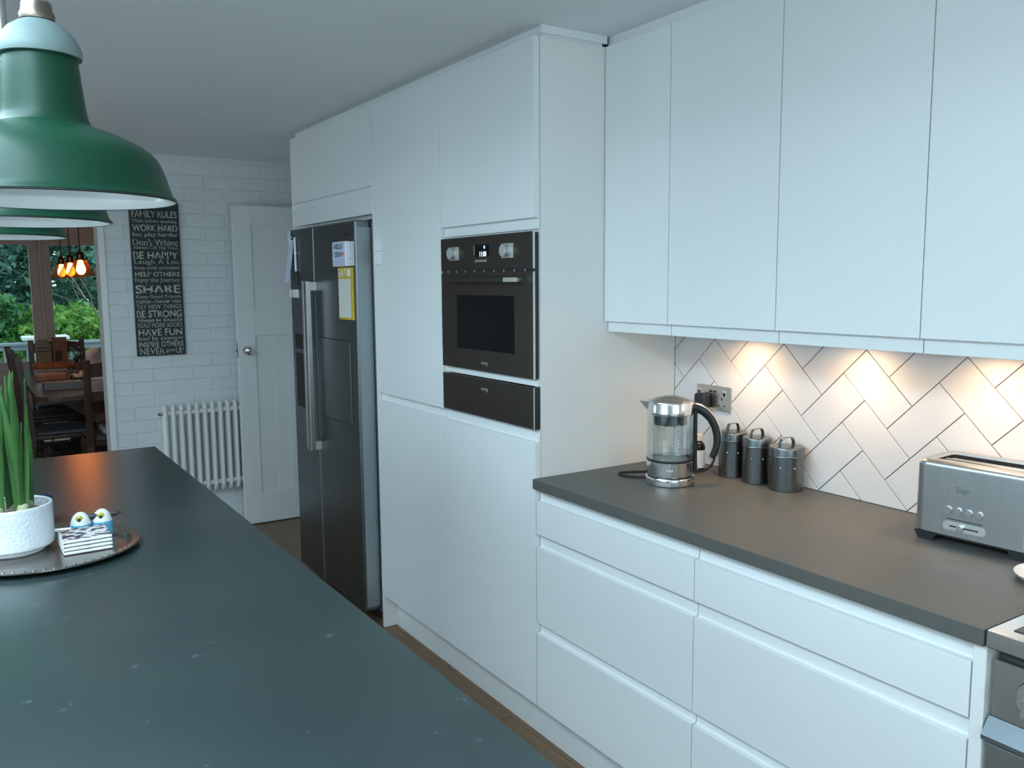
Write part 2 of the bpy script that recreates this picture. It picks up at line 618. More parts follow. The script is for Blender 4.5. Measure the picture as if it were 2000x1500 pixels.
def brick_mesh(w):
    k = round(w, 3)
    if k not in bricks:
        bricks[k] = B().box(-w / 2, w / 2, 0, 0.008, -CH / 2 + 0.0012, CH / 2 - 0.0012, 0.0030, 2).mesh('brick', BRICKP, 40)
    return bricks[k]


for row in range(31):
    zc = 0.9735 + (row - 12) * CH
    if zc > ZC - 0.02:
        break
    x0 = OPX + 0.032
    x = -0.523 - 2 * BL + (BL / 2 if row % 2 else 0.0)
    while x < XW - 0.008:
        a, b = max(x + 0.0032, x0), min(x + BL - 0.0032, XW - 0.008)
        if b - a > 0.02:
            o = weigh(bpy.data.objects.new('brick', brick_mesh(b - a)))
            COL.objects.link(o)
            o.parent = wb
            o.location = Vector(((a + b) / 2, YB - 0.0040 + rnd.uniform(-0.0010, 0.0012), zc)) - wb.location
        x += BL
# jamb lining of the opening and the thin bead beside the bricks
JAMB = mat('jamb_paint', (0.60, 0.56, 0.53), 0.55, noise=0.02)
j = B().box(OPX, OPX + 0.03, YB - 0.006, YB + WT + 0.01, 0, 2.12, 0.002).box(-2.75, OPX + 0.03, YB, YB + WT + 0.01, 2.09, 2.12)
tag(j.build('trim_1', JAMB), kind='structure')
tag(B().box(OPX + 0.004, OPX + 0.036, YB - 0.014, YB - 0.006, 0, 2.12, 0.003).build('trim_2', DOORP), kind='structure')
tag(B().prism([(YB - 0.008, 0), (YB - 0.026, 0), (YB - 0.026, 0.10), (YB - 0.018, 0.118), (YB - 0.008, 0.118)], 'x', OPX + 0.04, XW - 0.006).build('baseboard_back', DOORP), kind='structure')

# ------------------------------------------------------------------ herringbone tiling on the right wall
US, UT, S0, T0 = 0.0987, 0.0990, 1.1648, -0.4075
YT0, YT1, ZT0, ZT1 = -0.0015, -2.40, ZW + 0.0015, 1.36
TH = 0.006


def clip(poly, axis, val, keep_less):
    out = []
    for i in range(len(poly)):
        a, b = poly[i], poly[(i + 1) % len(poly)]
        ia = (a[axis] <= val) if keep_less else (a[axis] >= val)
        ib = (b[axis] <= val) if keep_less else (b[axis] >= val)
        if ia:
            out.append(a)
        if ia != ib:
            t = (val - a[axis]) / (b[axis] - a[axis])
            out.append((a[0] + t * (b[0] - a[0]), a[1] + t * (b[1] - a[1])))
    return out


def st(s, t):
    return (-(s + t) / math.sqrt(2), (s - t) / math.sqrt(2))


G = 0.0013
for i in range(-14, 24):
    for jj in range(-14, 24):
        k = (i + jj) % 4
        if k == 0:
            w, h = 2, 1
        elif k == 2:
            w, h = 1, 2
        else:
            continue
        s0, s1 = S0 + i * US + G, S0 + (i + w) * US - G
        t0, t1 = T0 + jj * UT + G, T0 + (jj + h) * UT - G
        poly = [st(s0, t0), st(s1, t0), st(s1, t1), st(s0, t1)]
        for ax, v, kl in ((0, YT0, True), (0, YT1, False), (1, ZT0, False), (1, ZT1, True)):
            poly = clip(poly, ax, v, kl)
            if len(poly) < 3:
                break
        if len(poly) < 3:
            continue
        ar = 0.5 * abs(sum(poly[q][0] * poly[(q + 1) % len(poly)][1] - poly[(q + 1) % len(poly)][0] * poly[q][1] for q in range(len(poly))))
        if ar < 2e-5:
            continue
        b = B()
        b.prism(poly, 'x', XW - TH, XW, 0.0006 if ar > 1e-3 else 0.0, 1)
        b.build('tile', TILE, wr, smooth=30)

# ------------------------------------------------------------------ J-pull fronts
DT = 0.022


def j_front(y0, y1, z0, z1, xf=0.0, top=0.0, bot=0.0):
    """lacquered front with finger-pull tongue above (top) or below (bot)."""
    y0, y1 = min(y0, y1) + 0.0012, max(y0, y1) - 0.0012
    p = [(xf, z0 + 0.0), (xf, z1)]
    if top:
        p += [(xf + 0.012, z1), (xf + 0.0145, z1 + 0.0015), (xf + 0.016, z1 + 0.005), (xf + 0.016, z1 + top), (xf + DT, z1 + top)]
    else:
        p += [(xf + DT, z1)]
    if bot:
        p += [(xf + DT, z0 - bot), (xf + 0.016, z0 - bot), (xf + 0.016, z0 - 0.005), (xf + 0.0145, z0 - 0.0015), (xf + 0.012, z0)]
    else:
        p += [(xf + DT, z0)]
    return B().prism(p, 'y', y0, y1, 0.0014, 2)


def carcass(x0, x1, y0, y1, z0, z1, shelves=(), t=0.018):
    y0, y1 = min(y0, y1), max(y0, y1)
    b = B().box(x0, x1, y0 + 0.0005, y0 + t, z0, z1).box(x0, x1, y1 - t, y1 - 0.0005, z0, z1)
    b.box(x1 - 0.008, x1, y0 + t, y1 - t, z0, z1)
    for z in (z0, z1 - t) + tuple(shelves):
        b.box(x0, x1 - 0.008, y0 + t, y1 - t, z, z + t)
    return b


XC0 = DT + 0.0015
XC1 = XW - 0.006

# oven housing
t = thing('oven_cabinet', (0.3, 0.3, ZP), 'tall white handleless cabinet housing the built-in oven', 'cabinet')
carcass(XC0, XC1, 0.0195, 0.6, ZP, ZT, (0.99, 1.04, 1.665)).build('carcass', CARC, t)
j_front(0.0, 0.6, 1.7075, ZT, bot=0.034).build('door', LACQ, t)
j_front(0.0, 0.6, ZP, 1.0115, top=0.036).build('door', LACQ, t)
sp = B().box(XC0, XC1, 0.0, 0.0185, ZP, ZT).build('side_panel', PANEL, t)
B().box(0.012, DT, 0.003, 0.597, 1.188, 1.2085).build('spacer_rail', LACQ, t)

# larder
t = thing('larder_cabinet', (0.3, 0.9, ZP), 'tall white handleless larder cabinet between the fridge and the oven', 'cabinet')
carcass(XC0, XC1, 0.6, 1.182, ZP, ZT, (1.02,)).build('carcass', CARC, t)
j_front(0.6, 1.1795, 1.0485, ZT).build('door', LACQ, t)
j_front(0.6, 1.1795, ZP, 1.0145, top=0.034).build('door', LACQ, t)

# fridge bridging cabinet with its two tall end panels
t = thing('fridge_cabinet', (0.3, 1.7, 0), 'white bridging cabinet and end panels framing the steel fridge', 'cabinet')
B().box(0.0, XC1, 1.1815, 1.2005, 0.0, ZT, 0.001, 1).build('side_panel', PANEL, t)
B().box(0.0, XC1, 2.187, 2.206, 0.0, ZT, 0.001, 1).build('side_panel', PANEL, t)
carcass(XC0, XC1, 1.202, 2.186, 1.80, ZT).build('carcass', CARC, t)
j_front(1.2015, 2.1865, 1.9155, ZT, bot=0.036).build('door', LACQ, t)
B().box(0.0, DT, 1.2025, 2.1855, 1.8, 1.8785, 0.001, 1).build('pelmet', LACQ, t)
B().box(XC0, XC1, 1.202, 2.186, 1.782, 1.7985).build('soffit', CARC, t)

# ceiling fillers
XWF = 0.2707
f = B().box(0.030, 0.05, 0.0, 2.2, ZT + 0.0005, ZC).box(0.05, 0.26, 0.0, 0.02, ZT + 0.0005, ZC).box(XWF + 0.014, XWF + 0.03, -2.6, 0.0, ZT + 0.0005, ZC)
tag(f.build('trim_3', CARC), kind='structure')
tag(B().box(0.0225, 0.272, -0.012, -0.001, 2.2465, ZC, 0.001, 1).build('trim_4', LACQ), kind='structure')

# base drawer units
ygap = [-0.0025, -0.695, -1.389]
for u, (lab) in enumerate(('white three-drawer base unit under the kettle, next to the oven cabinet', 'white three-drawer base unit under the toaster, next to the range cooker')):
    ya, yb = ygap[u], ygap[u + 1]
    t = thing('drawer_cabinet', (0.3, (ya + yb) / 2, ZP), lab, 'cabinet', 'base drawer units')
    carcass(XC0, XC1, yb, ya, ZP, ZWB - 0.002).build('carcass', CARC, t)
    j_front(ya, yb, 0.7195, 0.8265, top=0.038).build('drawer_front', LACQ, t)
    j_front(ya, yb, 0.4275, 0.6775, top=0.041).build('drawer_front', LACQ, t)
    j_front(ya, yb, ZP, 0.3935, top=0.033).build('drawer_front', LACQ, t)
tag(B().box(0.0, XC1, -1.4145, -1.3905, 0.0, ZWB - 0.001, 0.001, 1).build('end_panel', PANEL), 'white upright end panel between the drawers and the range cooker', 'panel')
tag(B().box(0.059, 0.075, -1.389, 1.180, 0.0, ZP - 0.001).build('plinth', LACQ), 'long white recessed plinth under the tall cabinets and drawers', 'plinth')

# worktop
tag(B().box(-0.0129, XW - TH - 0.0005, -1.4145, -0.0015, ZWB, ZW, 0.0016, 2).build('worktop', STONE), 'grey stone worktop under the kettle and toaster', 'worktop')

# wall cabinets
wy = [-0.0025, -0.298, -0.6958, -1.092, -1.489, -1.886]
wl = ['narrow white wall cabinet against the tall oven housing', 'second white wall cabinet from the oven housing, above the metal canisters',
      'third white wall cabinet from the oven housing, above the toaster', 'white wall cabinet at the right edge, nearest the camera',
      'white wall cabinet beyond the right edge, above the cooker']
XWF = 0.2707
for u in range(4):
    t = thing('wall_cabinet', (0.43, (wy[u] + wy[u + 1]) / 2, 1.35), wl[u], 'cabinet', 'wall cabinets over the worktop')
    carcass(XWF + DT + 0.0015, XW - TH - 0.001, wy[u + 1], wy[u], 1.352, ZT, (1.79,)).build('carcass', CARC, t)
    j_front(wy[u], wy[u + 1], 1.384, ZT, xf=XWF, bot=0.034).build('door', LACQ, t)

# warm lights under the wall cabinets
LENS = mat('warm_lens', (1, 0.9, 0.75), 0.4, emit=(1.0, 0.74, 0.42), estr=14.0)
for i, y in enumerate((-0.365, -0.753, -1.115, -1.455)):
    lab = ('above the wall socket', 'above the middle of the worktop', 'above the toaster', 'nearest the cooker')[i]
    t = thing('cabinet_light', (0.485, y, 1.344), 'small round warm light under the wall cabinets, ' + lab, 'lamp', 'lights under the wall cabinets')
    B().lathe([(0.0, 0.008), (0.032, 0.008), (0.032, 0.0), (0.026, -0.001), (0.025, 0.003), (0.0, 0.003)], (0.485, y, 1.344), 28).build('housing', STEEL, t)
    B().cyl((0.485, y, 1.3445), (0.485, y, 1.3465), 0.024, 24).build('lens', LENS, t)
    l = bpy.data.lights.new('spot', 'SPOT')
    l.energy = 4.4
    l.color = (1.0, 0.66, 0.38)
    l.spot_size = math.radians(172)
    l.spot_blend = 1.0
    l.shadow_soft_size = 0.03
    lo = bpy.data.objects.new('spot', l)
    COL.objects.link(lo)
    lo.parent = t
    lo.location = (0.0, 0, -0.006)
    lo.rotation_euler = (0, math.radians(-8), 0)

# ------------------------------------------------------------------ built-in oven and warming drawer
SLV = mat('trim_edge_steel', (0.66, 0.65, 0.62), 0.42, 0.65, noise=0.02)
t = thing('oven', (0.25, 0.3, 1.21), 'dark steel built-in compact oven with glass door', 'oven')
Y0, Y1 = 0.004, 0.596
B().box(0.021, 0.5, 0.022, 0.576, 1.212, 1.66).build('body', BLACK, t)
B().box(0.005, 0.0205, Y0 + 0.006, Y1 - 0.006, 1.212, 1.664).build('frame', BLACK, t)
cp = B().box(-0.002, 0.0045, Y0, Y1, 1.5535, 1.6665, 0.001, 1).build('control_panel', OVENM, t)
B().box(-0.0027, 0.0040, Y0 - 0.0006, Y0 + 0.0016, 1.5535, 1.6665).build('panel_edge', SLV, t)
for y in (0.4995, 0.150):
    k = B().box(-0.0035, -0.002, y - 0.034, y + 0.034, 1.589, 1.635, 0.0004, 1).build('knob_plate', SLV, t)
    B().cyl((-0.0035, y - 0.002, 1.612), (-0.024, y - 0.002, 1.612), 0.0195, 28, bev=0.002).build('knob', SLV, k)
d = B().box(-0.0026, -0.002, 0.262, 0.352, 1.597, 1.637).build('display', BLKGL, t)
LCD = mat('lit_digits', (0.8, 0.9, 1), 0.5, emit=(0.75, 0.9, 1.0), estr=1.6)
LCDB = mat('lit_icon', (0.4, 0.6, 1), 0.5, emit=(0.35, 0.55, 1.0), estr=0.9)
lettering('digits', '11:00', 0.042, 0.017, (-0.0030, 0.300, 1.606), (0, -1, 0), (0, 0, 1), LCD, d, extrude=0.0002)
B().cyl((-0.0026, 0.291, 1.628), (-0.0032, 0.291, 1.628), 0.0055, 14).build('icon', LCDB, d)
B().box(-0.0034, -0.0026, 0.357, 0.359, 1.602, 1.635).build('marker', SLV, d)
for q in range(5):
    B().cyl((-0.002, 0.344 - q * 0.0155, 1.583), (-0.0055, 0.344 - q * 0.0155, 1.583), 0.0042, 12).build('button', SLV, t)
B().box(0.001, 0.0050, Y0 + 0.004, Y1 - 0.004, 1.5445, 1.5535).build('vent_slot', RUBBER, t)
for q in range(9):
    B().box(-0.0005, 0.003, 0.05 + q * 0.062, 0.054 + q * 0.062, 1.5455, 1.5525).build('vent_fin', SLV, t)
dr = B()
za, zb, zc_, zd_ = 1.2105, 1.282, 1.468, 1.5445
ya, yb = 0.112, 0.492
dr.box(-0.002, 0.0045, Y0, Y1, zc_, zd_, 0.001, 1).box(-0.002, 0.0045, Y0, Y1, za, zb, 0.001, 1)
dr.box(-0.002, 0.0045, Y0, ya, zb, zc_).box(-0.002, 0.0045, yb, Y1, zb, zc_)
dr = dr.build('door', OVENM, t)
B().box(0.0005, 0.004, ya, yb, zb, zc_).build('glass', BLKGL, dr)
B().box(-0.0026, 0.0040, Y0 - 0.0006, Y0 + 0.0016, za, zd_).build('panel_edge', SLV, dr)
h = B().box(-0.034, -0.024, 0.060, 0.535, 1.513, 1.526, 0.002, 2).build('handle', OVENM, t)
for y in (0.092, 0.513):
    B().box(-0.024, -0.002, y - 0.012, y + 0.012, 1.5145, 1.5245, 0.001, 1).build('bracket', SLV, h)
B().box(-0.0348, -0.0235, 0.058, 0.128, 1.5125, 1.5265, 0.001, 1).build('grip_highlight', SLV, h)  # paler steel piece paints in the highlight at the handle's right end
lettering('logo', 'smeg', 0.042, 0.012, (-0.0022, 0.300, 1.237), (0, -1, 0), (0, 0, 1), SLV, t, extrude=0.0004)

t = thing('warming_drawer', (0.25, 0.3, 1.055), 'dark steel warming drawer built in below the oven', 'drawer')
B().box(0.005, 0.5, 0.022, 0.578, 1.060, 1.183).build('body', BLACK, t)
B().box(-0.002, 0.0045, Y0, Y1, 1.0525, 1.185, 0.001, 1).build('front', OVENM, t)
B().box(-0.0026, 0.0205, Y0 - 0.0006, Y0 + 0.0016, 1.0525, 1.185).build('panel_edge', BLACK, t)
B().box(-0.0028, 0.0005, Y0 - 0.0010, Y0 + 0.0014, 1.0525, 1.185).build('panel_edge', SLV, t)
lettering('logo', 'smeg', 0.042, 0.012, (-0.0022, 0.300, 1.148), (0, -1, 0), (0, 0, 1), SLV, t, extrude=0.0004)

# ------------------------------------------------------------------ american style fridge
t = thing('fridge', (0.25, 1.65, 0), 'dark brushed steel side-by-side fridge freezer with bar handles', 'fridge')
FX, FY0, FY1, FS = -0.072, 1.222, 2.062, 1.722
B().box(0.006, 0.56, 1.226, 2.058, 0.055, 1.770, 0.003).build('body', FRIDGES, t)
for y in (1.27, 2.01):
    for x in (0.06, 0.5):
        B().cyl((x, y, 0.0), (x, y, 0.055), 0.022, 16).build('foot', STEEL, t)
B().box(0.02, 0.04, 1.24, 2.04, 0.02, 0.054).build('toe_grille', RUBBER, t)
dl = B().box(FX, 0.002, FS + 0.003, FY1, 0.07, 1.775, 0.010, 3).build('door', FRIDGE, t)
drr = B().box(FX, 0.002, FY0, FS - 0.003, 0.07, 1.775, 0.010, 3).build('door', FRIDGE, t)
B().box(FX + 0.004, -0.004, FS - 0.0022, FS + 0.0022, 0.075, 1.76).build('gasket', SLV, t)
B().box(FX + 0.010, 0.0, FY0 - 0.0012, FY0 + 0.001, 0.09, 1.745).build('door_side', FRIDGES, drr)
for y0, dd in ((FS + 0.008, dl), (FS - 0.034, drr)):
    h = B().box(FX - 0.052, FX - 0.030, y0, y0 + 0.026, 0.722, 1.522, 0.002, 1).build('handle', STEEL, dd)
    for zb in (1.478, 0.726):
        B().box(FX - 0.030, FX, y0 + 0.002, y0 + 0.024, zb, zb + 0.04, 0.001, 1).build('bracket', SLV, h)
# dispenser in the freezer door
B().box(FX - 0.0015, FX + 0.002, 1.893, 2.013, 0.90, 1.170).build('dispenser', RUBBER, dl)
B().box(FX - 0.0015, FX + 0.002, 1.893, 2.013, 1.190, 1.264).build('dispenser_display', RUBBER, dl)
# home-bar flap in the fridge door: a thin dark joint round a flush plate
hb = B().box(FX - 0.001, FX + 0.001, 1.298, 1.664, 0.891, 1.264, 0.0008, 1).build('bar_flap_joint', RUBBER, drr)
B().box(FX - 0.0035, FX, 1.302, 1.660, 0.895, 1.260, 0.003, 2).build('bar_flap', FRIDGE, drr)
lettering('badge', 'smeg', 0.048, 0.014, (FX - 0.0004, 1.325, 1.715), (0, -1, 0), (0, 0, 1), BLACK, drr, extrude=0.0006)


def fpt(y, z):
    return Vector((FX, y, z))


# things stuck to the fridge
t = thing('light_box', (FX - 0.02, 1.345, 1.583), 'white letter box reading HELLO on the fridge door', 'sign')
B().box(FX - 0.024, FX - 0.0005, 1.270, 1.418, 1.583, 1.688, 0.002, 1).build('case', WHITEP, t)
LBX = mat('lightbox_face', (0.50, 0.56, 0.74), 0.5, noise=0.02)
B().box(FX - 0.0252, FX - 0.024, 1.274, 1.414, 1.587, 1.684).build('face', LBX, t)
for z in (1.617, 1.651):
    B().box(FX - 0.0265, FX - 0.0252, 1.274, 1.414, z, z + 0.002).build('rail', WHITEP, t)
lettering('letters', 'HELLO', 0.088, 0.021, (FX - 0.0256, 1.346, 1.667), (0, -1, 0), (0, 0, 1), INK, t, extrude=0.0003, bold=0.01)
lettering('letters', '2018', 0.066, 0.021, (FX - 0.0256, 1.352, 1.634), (0, -1, 0), (0, 0, 1), INK, t, extrude=0.0003, bold=0.01)
ORNG = mat('orange_print', (0.75, 0.16, 0.05), 0.5, noise=0.03)
hrt = []
for q in range(24):
    a = 2 * PI * q / 24
    hrt.append((1.300 - 0.0007 * 16 * math.sin(a) ** 3, 1.634 + 0.00065 * (13 * math.cos(a) - 5 * math.cos(2 * a) - 2 * math.cos(3 * a) - math.cos(4 * a))))
B().prism(hrt, 'x', FX - 0.0260, FX - 0.0253).build('heart', ORNG, t)
t = thing('letter_strip', (FX - 0.004, 1.25, 1.585), 'clear strip with small white letter cards beside the letter box', 'sign')
CLEAR = thin_glass('clear_strip', (0.9, 0.93, 0.95), 0.25, 0.1)
B().box(FX - 0.004, FX - 0.0005, 1.228, 1.266, 1.585, 1.686).build('strip', CLEAR, t)
for ya, yb, s_ in ((1.250, 1.265, 'E\na'), (1.229, 1.243, 'a\nz')):
    c = B().box(FX - 0.0055, FX - 0.004, ya, yb, 1.585, 1.626).build('card', WHITEP, t)
    lettering('letters', s_, 0.007, 0.030, (FX - 0.0058, (ya + yb) / 2, 1.606), (0, -1, 0), (0, 0, 1), INK, c, extrude=0.0002)
t = thing('notepad', (FX - 0.006, 1.33, 1.355), 'tall yellow bordered notepad headed EAT on the fridge door', 'notepad')
YEL = mat('yellow_card', (0.62, 0.42, 0.04), 0.6, noise=0.03)
B().box(FX - 0.0100, FX - 0.0008, 1.240, 1.395, 1.355, 1.578, 0.0008, 1).build('backing', YEL, t)
B().box(FX - 0.0106, FX - 0.0100, 1.258, 1.391, 1.365, 1.530).build('page', mat('pad_page', (0.66, 0.66, 0.60), 0.7, noise=0.02), t)
lettering('heading', 'EAT', 0.092, 0.034, (FX - 0.0103, 1.344, 1.555), (0, -1, 0), (0, 0, 1), WHITEP, t, extrude=0.0003, bold=0.015)
B().box(FX - 0.0106, FX - 0.0100, 1.256, 1.292, 1.540, 1.570).build('caption', WHITEP, t)

t = thing('star_magnet', (FX - 0.006, 2.03, 1.735), 'small pale star magnet at the top corner of the freezer door', 'magnet')
sp_ = []
for q in range(10):
    r_ = 0.040 if q % 2 == 0 else 0.016
    a = PI / 2 + q * PI / 5 + 0.2
    sp_.append((2.022 + r_ * math.cos(a), 1.735 + r_ * math.sin(a)))
B().prism(sp_, 'x', FX - 0.014, FX - 0.006, 0.001, 1).build('star', mat('pale_star', (0.60, 0.66, 0.68), 0.4, noise=0.03), t)
B().cyl((FX - 0.006, 2.022, 1.735), (FX - 0.0005, 2.022, 1.735), 0.012, 14).build('magnet', BLACK, t)
b = B()
for q in range(7):
    k0, k1 = q / 7, (q + 1) / 7
    x0 = FX - 0.003 - 0.030 * k0 ** 1.5
    x1 = FX - 0.003 - 0.030 * k1 ** 1.5
    b.prism([(x0, 1.725 - 0.21 * k0), (x0 - 0.0025, 1.725 - 0.21 * k0), (x1 - 0.0025, 1.725 - 0.21 * k1), (x1, 1.725 - 0.21 * k1)], 'y', 1.986, 2.050)
tag(b.build('shopping_pad', mat('lilac_paper', (0.56, 0.57, 0.72), 0.7, noise=0.02)), 'narrow lilac-white paper pad hanging under the star magnet', 'notepad')
t = thing('pen', (FX - 0.006, 1.945, 1.57), 'white pen clipped upright on the freezer door', 'pen')
B().cyl((FX - 0.008, 1.946, 1.57), (FX - 0.008, 1.949, 1.735), 0.006, 12).build('barrel', WHITEP, t)
B().cyl((FX - 0.008, 1.9475, 1.653), (FX - 0.008, 1.9477, 1.663), 0.009, 12).build('clip_ring', CHROME, t)
B().cyl((FX - 0.008, 1.9445, 1.495), (FX - 0.008, 1.946, 1.57), 0.0035, 10).build('cord', BLACK, t)
B().box(FX - 0.003, FX - 0.0003, 1.942, 1.954, 1.62, 1.68).build('holder', BLACK, t)
for y, w_, l_ in ((2.046, 0.014, 'leftmost'), (1.998, 0.030, 'middle'), (1.950, 0.026, 'rightmost')):
    tag(B().box(FX - 0.008, FX - 0.0004, y - w_ / 2, y + w_ / 2, 1.442, 1.482, 0.001, 1).build('clip_magnet', WHITEP),
        'small white clip magnet, ' + l_ + ' of three under the paper pad', 'magnet', 'clip magnets on the freezer')

# white plastic hook plate left on the larder door
t = thing('hook_strip', (-0.002, 1.135, 1.588), 'cracked white adhesive hook strip on the larder door', 'hook')
for a, b_ in ((1.643, 1.694), (1.588, 1.641)):
    B().prism([(-0.0005, 1.112), (-0.0030, 1.112), (-0.0150, 1.156), (-0.0120, 1.160), (-0.0005, 1.160)], 'z', a, b_, 0.0006, 1).build('strip', WHITEP, t)

# ------------------------------------------------------------------ island
tag(B().box(-1.96, -0.89, -1.72, 1.275, ZWB, ZW, 0.0015, 2).build('island_worktop', STONEI), 'large dark grey stone island top in the foreground', 'worktop')
t = thing('island', (-1.42, -0.22, 0), 'white island cabinet under the dark stone top', 'island')
B().box(-1.93, -0.94, -1.68, 1.235, ZP, ZWB - 0.0005).build('body', CARC, t)
B().box(-1.88, -0.99, -1.62, 1.18, 0, ZP).build('plinth', LACQ, t)
for k in range(4):
    y0 = -1.675 + k * 0.727
    B().box(-0.94, -0.92, y0 + 0.002, y0 + 0.725, ZP + 0.002, 0.82, 0.001, 1).build('door', LACQ, t)
B().box(-1.93, -0.94, 1.2355, 1.2535, 0.0, ZWB - 0.0005).build('end_panel', PANEL, t)


# ------------------------------------------------------------------ green enamel pendants over the island
def pendant(x, y, z, label, k=0.921):
    t = thing('pendant_lamp', (x, y, z), label, 'lamp', 'green enamel pendants')
    S = lambda pr: [(r_ * k, z_ * k) for r_, z_ in pr]
    out = [(0.190, 0.0), (0.1915, 0.003), (0.189, 0.007), (0.1855, 0.010), (0.1835, 0.016), (0.1785, 0.034), (0.172, 0.053), (0.166, 0.066), (0.157, 0.077), (0.144, 0.0865), (0.125, 0.0965), (0.105, 0.105), (0.085, 0.112), (0.072, 0.116), (0.068, 0.119), (0.0665, 0.124), (0.0645, 0.128), (0.0630, 0.134), (0.0612, 0.146), (0.0570, 0.188), (0.0530, 0.232), (0.049, 0.236), (0.0, 0.236)]
    B().lathe(S(out), (x, y, z), 72).build('shade', ENAM, t, smooth=40)
    inn = [(0.1892, 0.0006), (0.1835, 0.008), (0.181, 0.015), (0.1762, 0.033), (0.1697, 0.052), (0.1637, 0.065), (0.1547, 0.075), (0.142, 0.0842), (0.123, 0.094), (0.103, 0.1025), (0.078, 0.1105), (0.058, 0.120), (0.053, 0.19), (0.0, 0.205)]
    B().lathe(S(inn), (x, y, z), 72).build('lining', ENAMW, t, smooth=40)
    B().lathe(S([(0.1895, -0.0006), (0.1912, 0.0006), (0.1913, 0.0022), (0.1895, 0.0026)]), (x, y, z), 72, closed=True).build('rim', RUBBER, t)
    B().lathe(S([(0.0605, 0.222), (0.0615, 0.227), (0.061, 0.236), (0.054, 0.252), (0.043, 0.265), (0.030, 0.274), (0.022, 0.278), (0.0, 0.278)]), (x, y, z), 40).lathe(S([(0.0, 0.224), (0.0605, 0.222)]), (x, y, z), 40).build('cap', MINT, t)
    B().lathe(S([(0.0, 0.278), (0.025, 0.278), (0.026, 0.286), (0.023, 0.292), (0.0215, 0.304), (0.0, 0.304)]), (x, y, z), 24).build('gallery', BRASS, t)
    B().lathe([(0.0, 0.304 * k), (0.016, 0.304 * k), (0.016, 0.33 * k), (0.011, 0.336 * k), (0.011, ZC - 0.03 - z), (0.0, ZC - 0.03 - z)], (x, y, z), 20).build('conduit', STEEL, t)
    B().lathe([(0.0, ZC - 0.0005 - z), (0.05, ZC - 0.0005 - z), (0.048, ZC - 0.012 - z), (0.03, ZC - 0.026 - z), (0.014, ZC - 0.032 - z), (0.0, ZC - 0.032 - z)], (x, y, z), 28).build('rose', MINT, t)
    lb = B().lathe(S([(0.0, 0.070), (0.018, 0.074), (0.029, 0.090), (0.029, 0.106), (0.018, 0.130), (0.014, 0.14), (0.0, 0.142)]), (x, y, z), 20).build('bulb', mat('opal_bulb', (0.8, 0.8, 0.78), 0.3, noise=0.01), t)
    B().lathe(S([(0.0, 0.14), (0.018, 0.14), (0.018, 0.203), (0.0, 0.203)]), (x, y, z), 16).build('holder', BRASS, t)


pendant(-1.365, -0.720, 1.640, 'large green enamel pendant lamp nearest the camera')
pendant(-1.380, -0.180, 1.640, 'middle green enamel pendant lamp, partly behind the nearest')
pendant(-1.400, 0.460, 1.640, 'farthest green enamel pendant lamp, low behind the other two')

# ------------------------------------------------------------------ tray with pot, coasters, birds and mug
TX, TY = -1.355, 0.025
t = thing('serving_tray', (TX, TY, ZW), 'round silver-plated tray on the island', 'tray')
prof = [(0.0, 0.004), (0.845, 0.004), (0.87, 0.0055), (0.895, 0.011), (0.91, 0.0125), (0.985, 0.015), (1.0, 0.0145), (1.0, 0.0115), (0.97, 0.0115), (0.905, 0.009), (0.88, 0.0025), (0.85, 0.0002), (0.0, 0.0002)]
B().lathe([(r_ * 0.198, z_) for r_, z_ in prof], (TX, TY, ZW), 72, 1.0, 0.95).build('dish', PLATED, t, smooth=45)
b = B()
for q in range(60):
    a = 2 * PI * q / 60
    b.sphere((TX + 0.189 * math.cos(a), TY + 0.1795 * math.sin(a), ZW + 0.0142), 0.0030, (1.5, 1.2, 0.6), 8, 5)
b.build('rim_pattern', PLATED, t)
ZTR = ZW + 0.0042
PX, PY = -1.420, 0.070
t = thing('plant_pot', (PX, PY, ZTR), 'white textured ceramic pot on the tray', 'pot')
POT = mat('textured_white_glaze', (0.66, 0.68, 0.70), 0.16, noise=0.03, nscale=30, bump=0.55, bscale=150)
B().lathe([(0.0, 0.0), (0.062, 0.0), (0.066, 0.003), (0.067, 0.010), (0.080, 0.013), (0.085, 0.018), (0.0865, 0.028), (0.0865, 0.106), (0.0855, 0.111), (0.0825, 0.112), (0.080, 0.109), (0.079, 0.075), (0.0, 0.075)], (PX, PY, ZTR), 56).build('body', POT, t)
SOIL = mat('bulb_soil', (0.035, 0.018, 0.014), 0.95, noise=0.4, nscale=50, bump=1.0, bscale=80)
B().lathe([(0.0, 0.091), (0.03, 0.094), (0.06, 0.089), (0.079, 0.087), (0.079, 0.076), (0.0, 0.076)], (PX, PY, ZTR), 32).build('soil', SOIL, t)
LEAFN = leaf_mat('daffodil_leaf', (0.03, 0.12, 0.028), (0.10, 0.25, 0.05), 0.3)
BULB = mat('bulb_skin', (0.36, 0.34, 0.22), 0.6, noise=0.25, nscale=20)
t = thing('daffodil_plant', (PX, PY, ZTR + 0.09), 'clump of upright green daffodil leaves growing in the white pot', 'plant')
rl = random.Random(11)


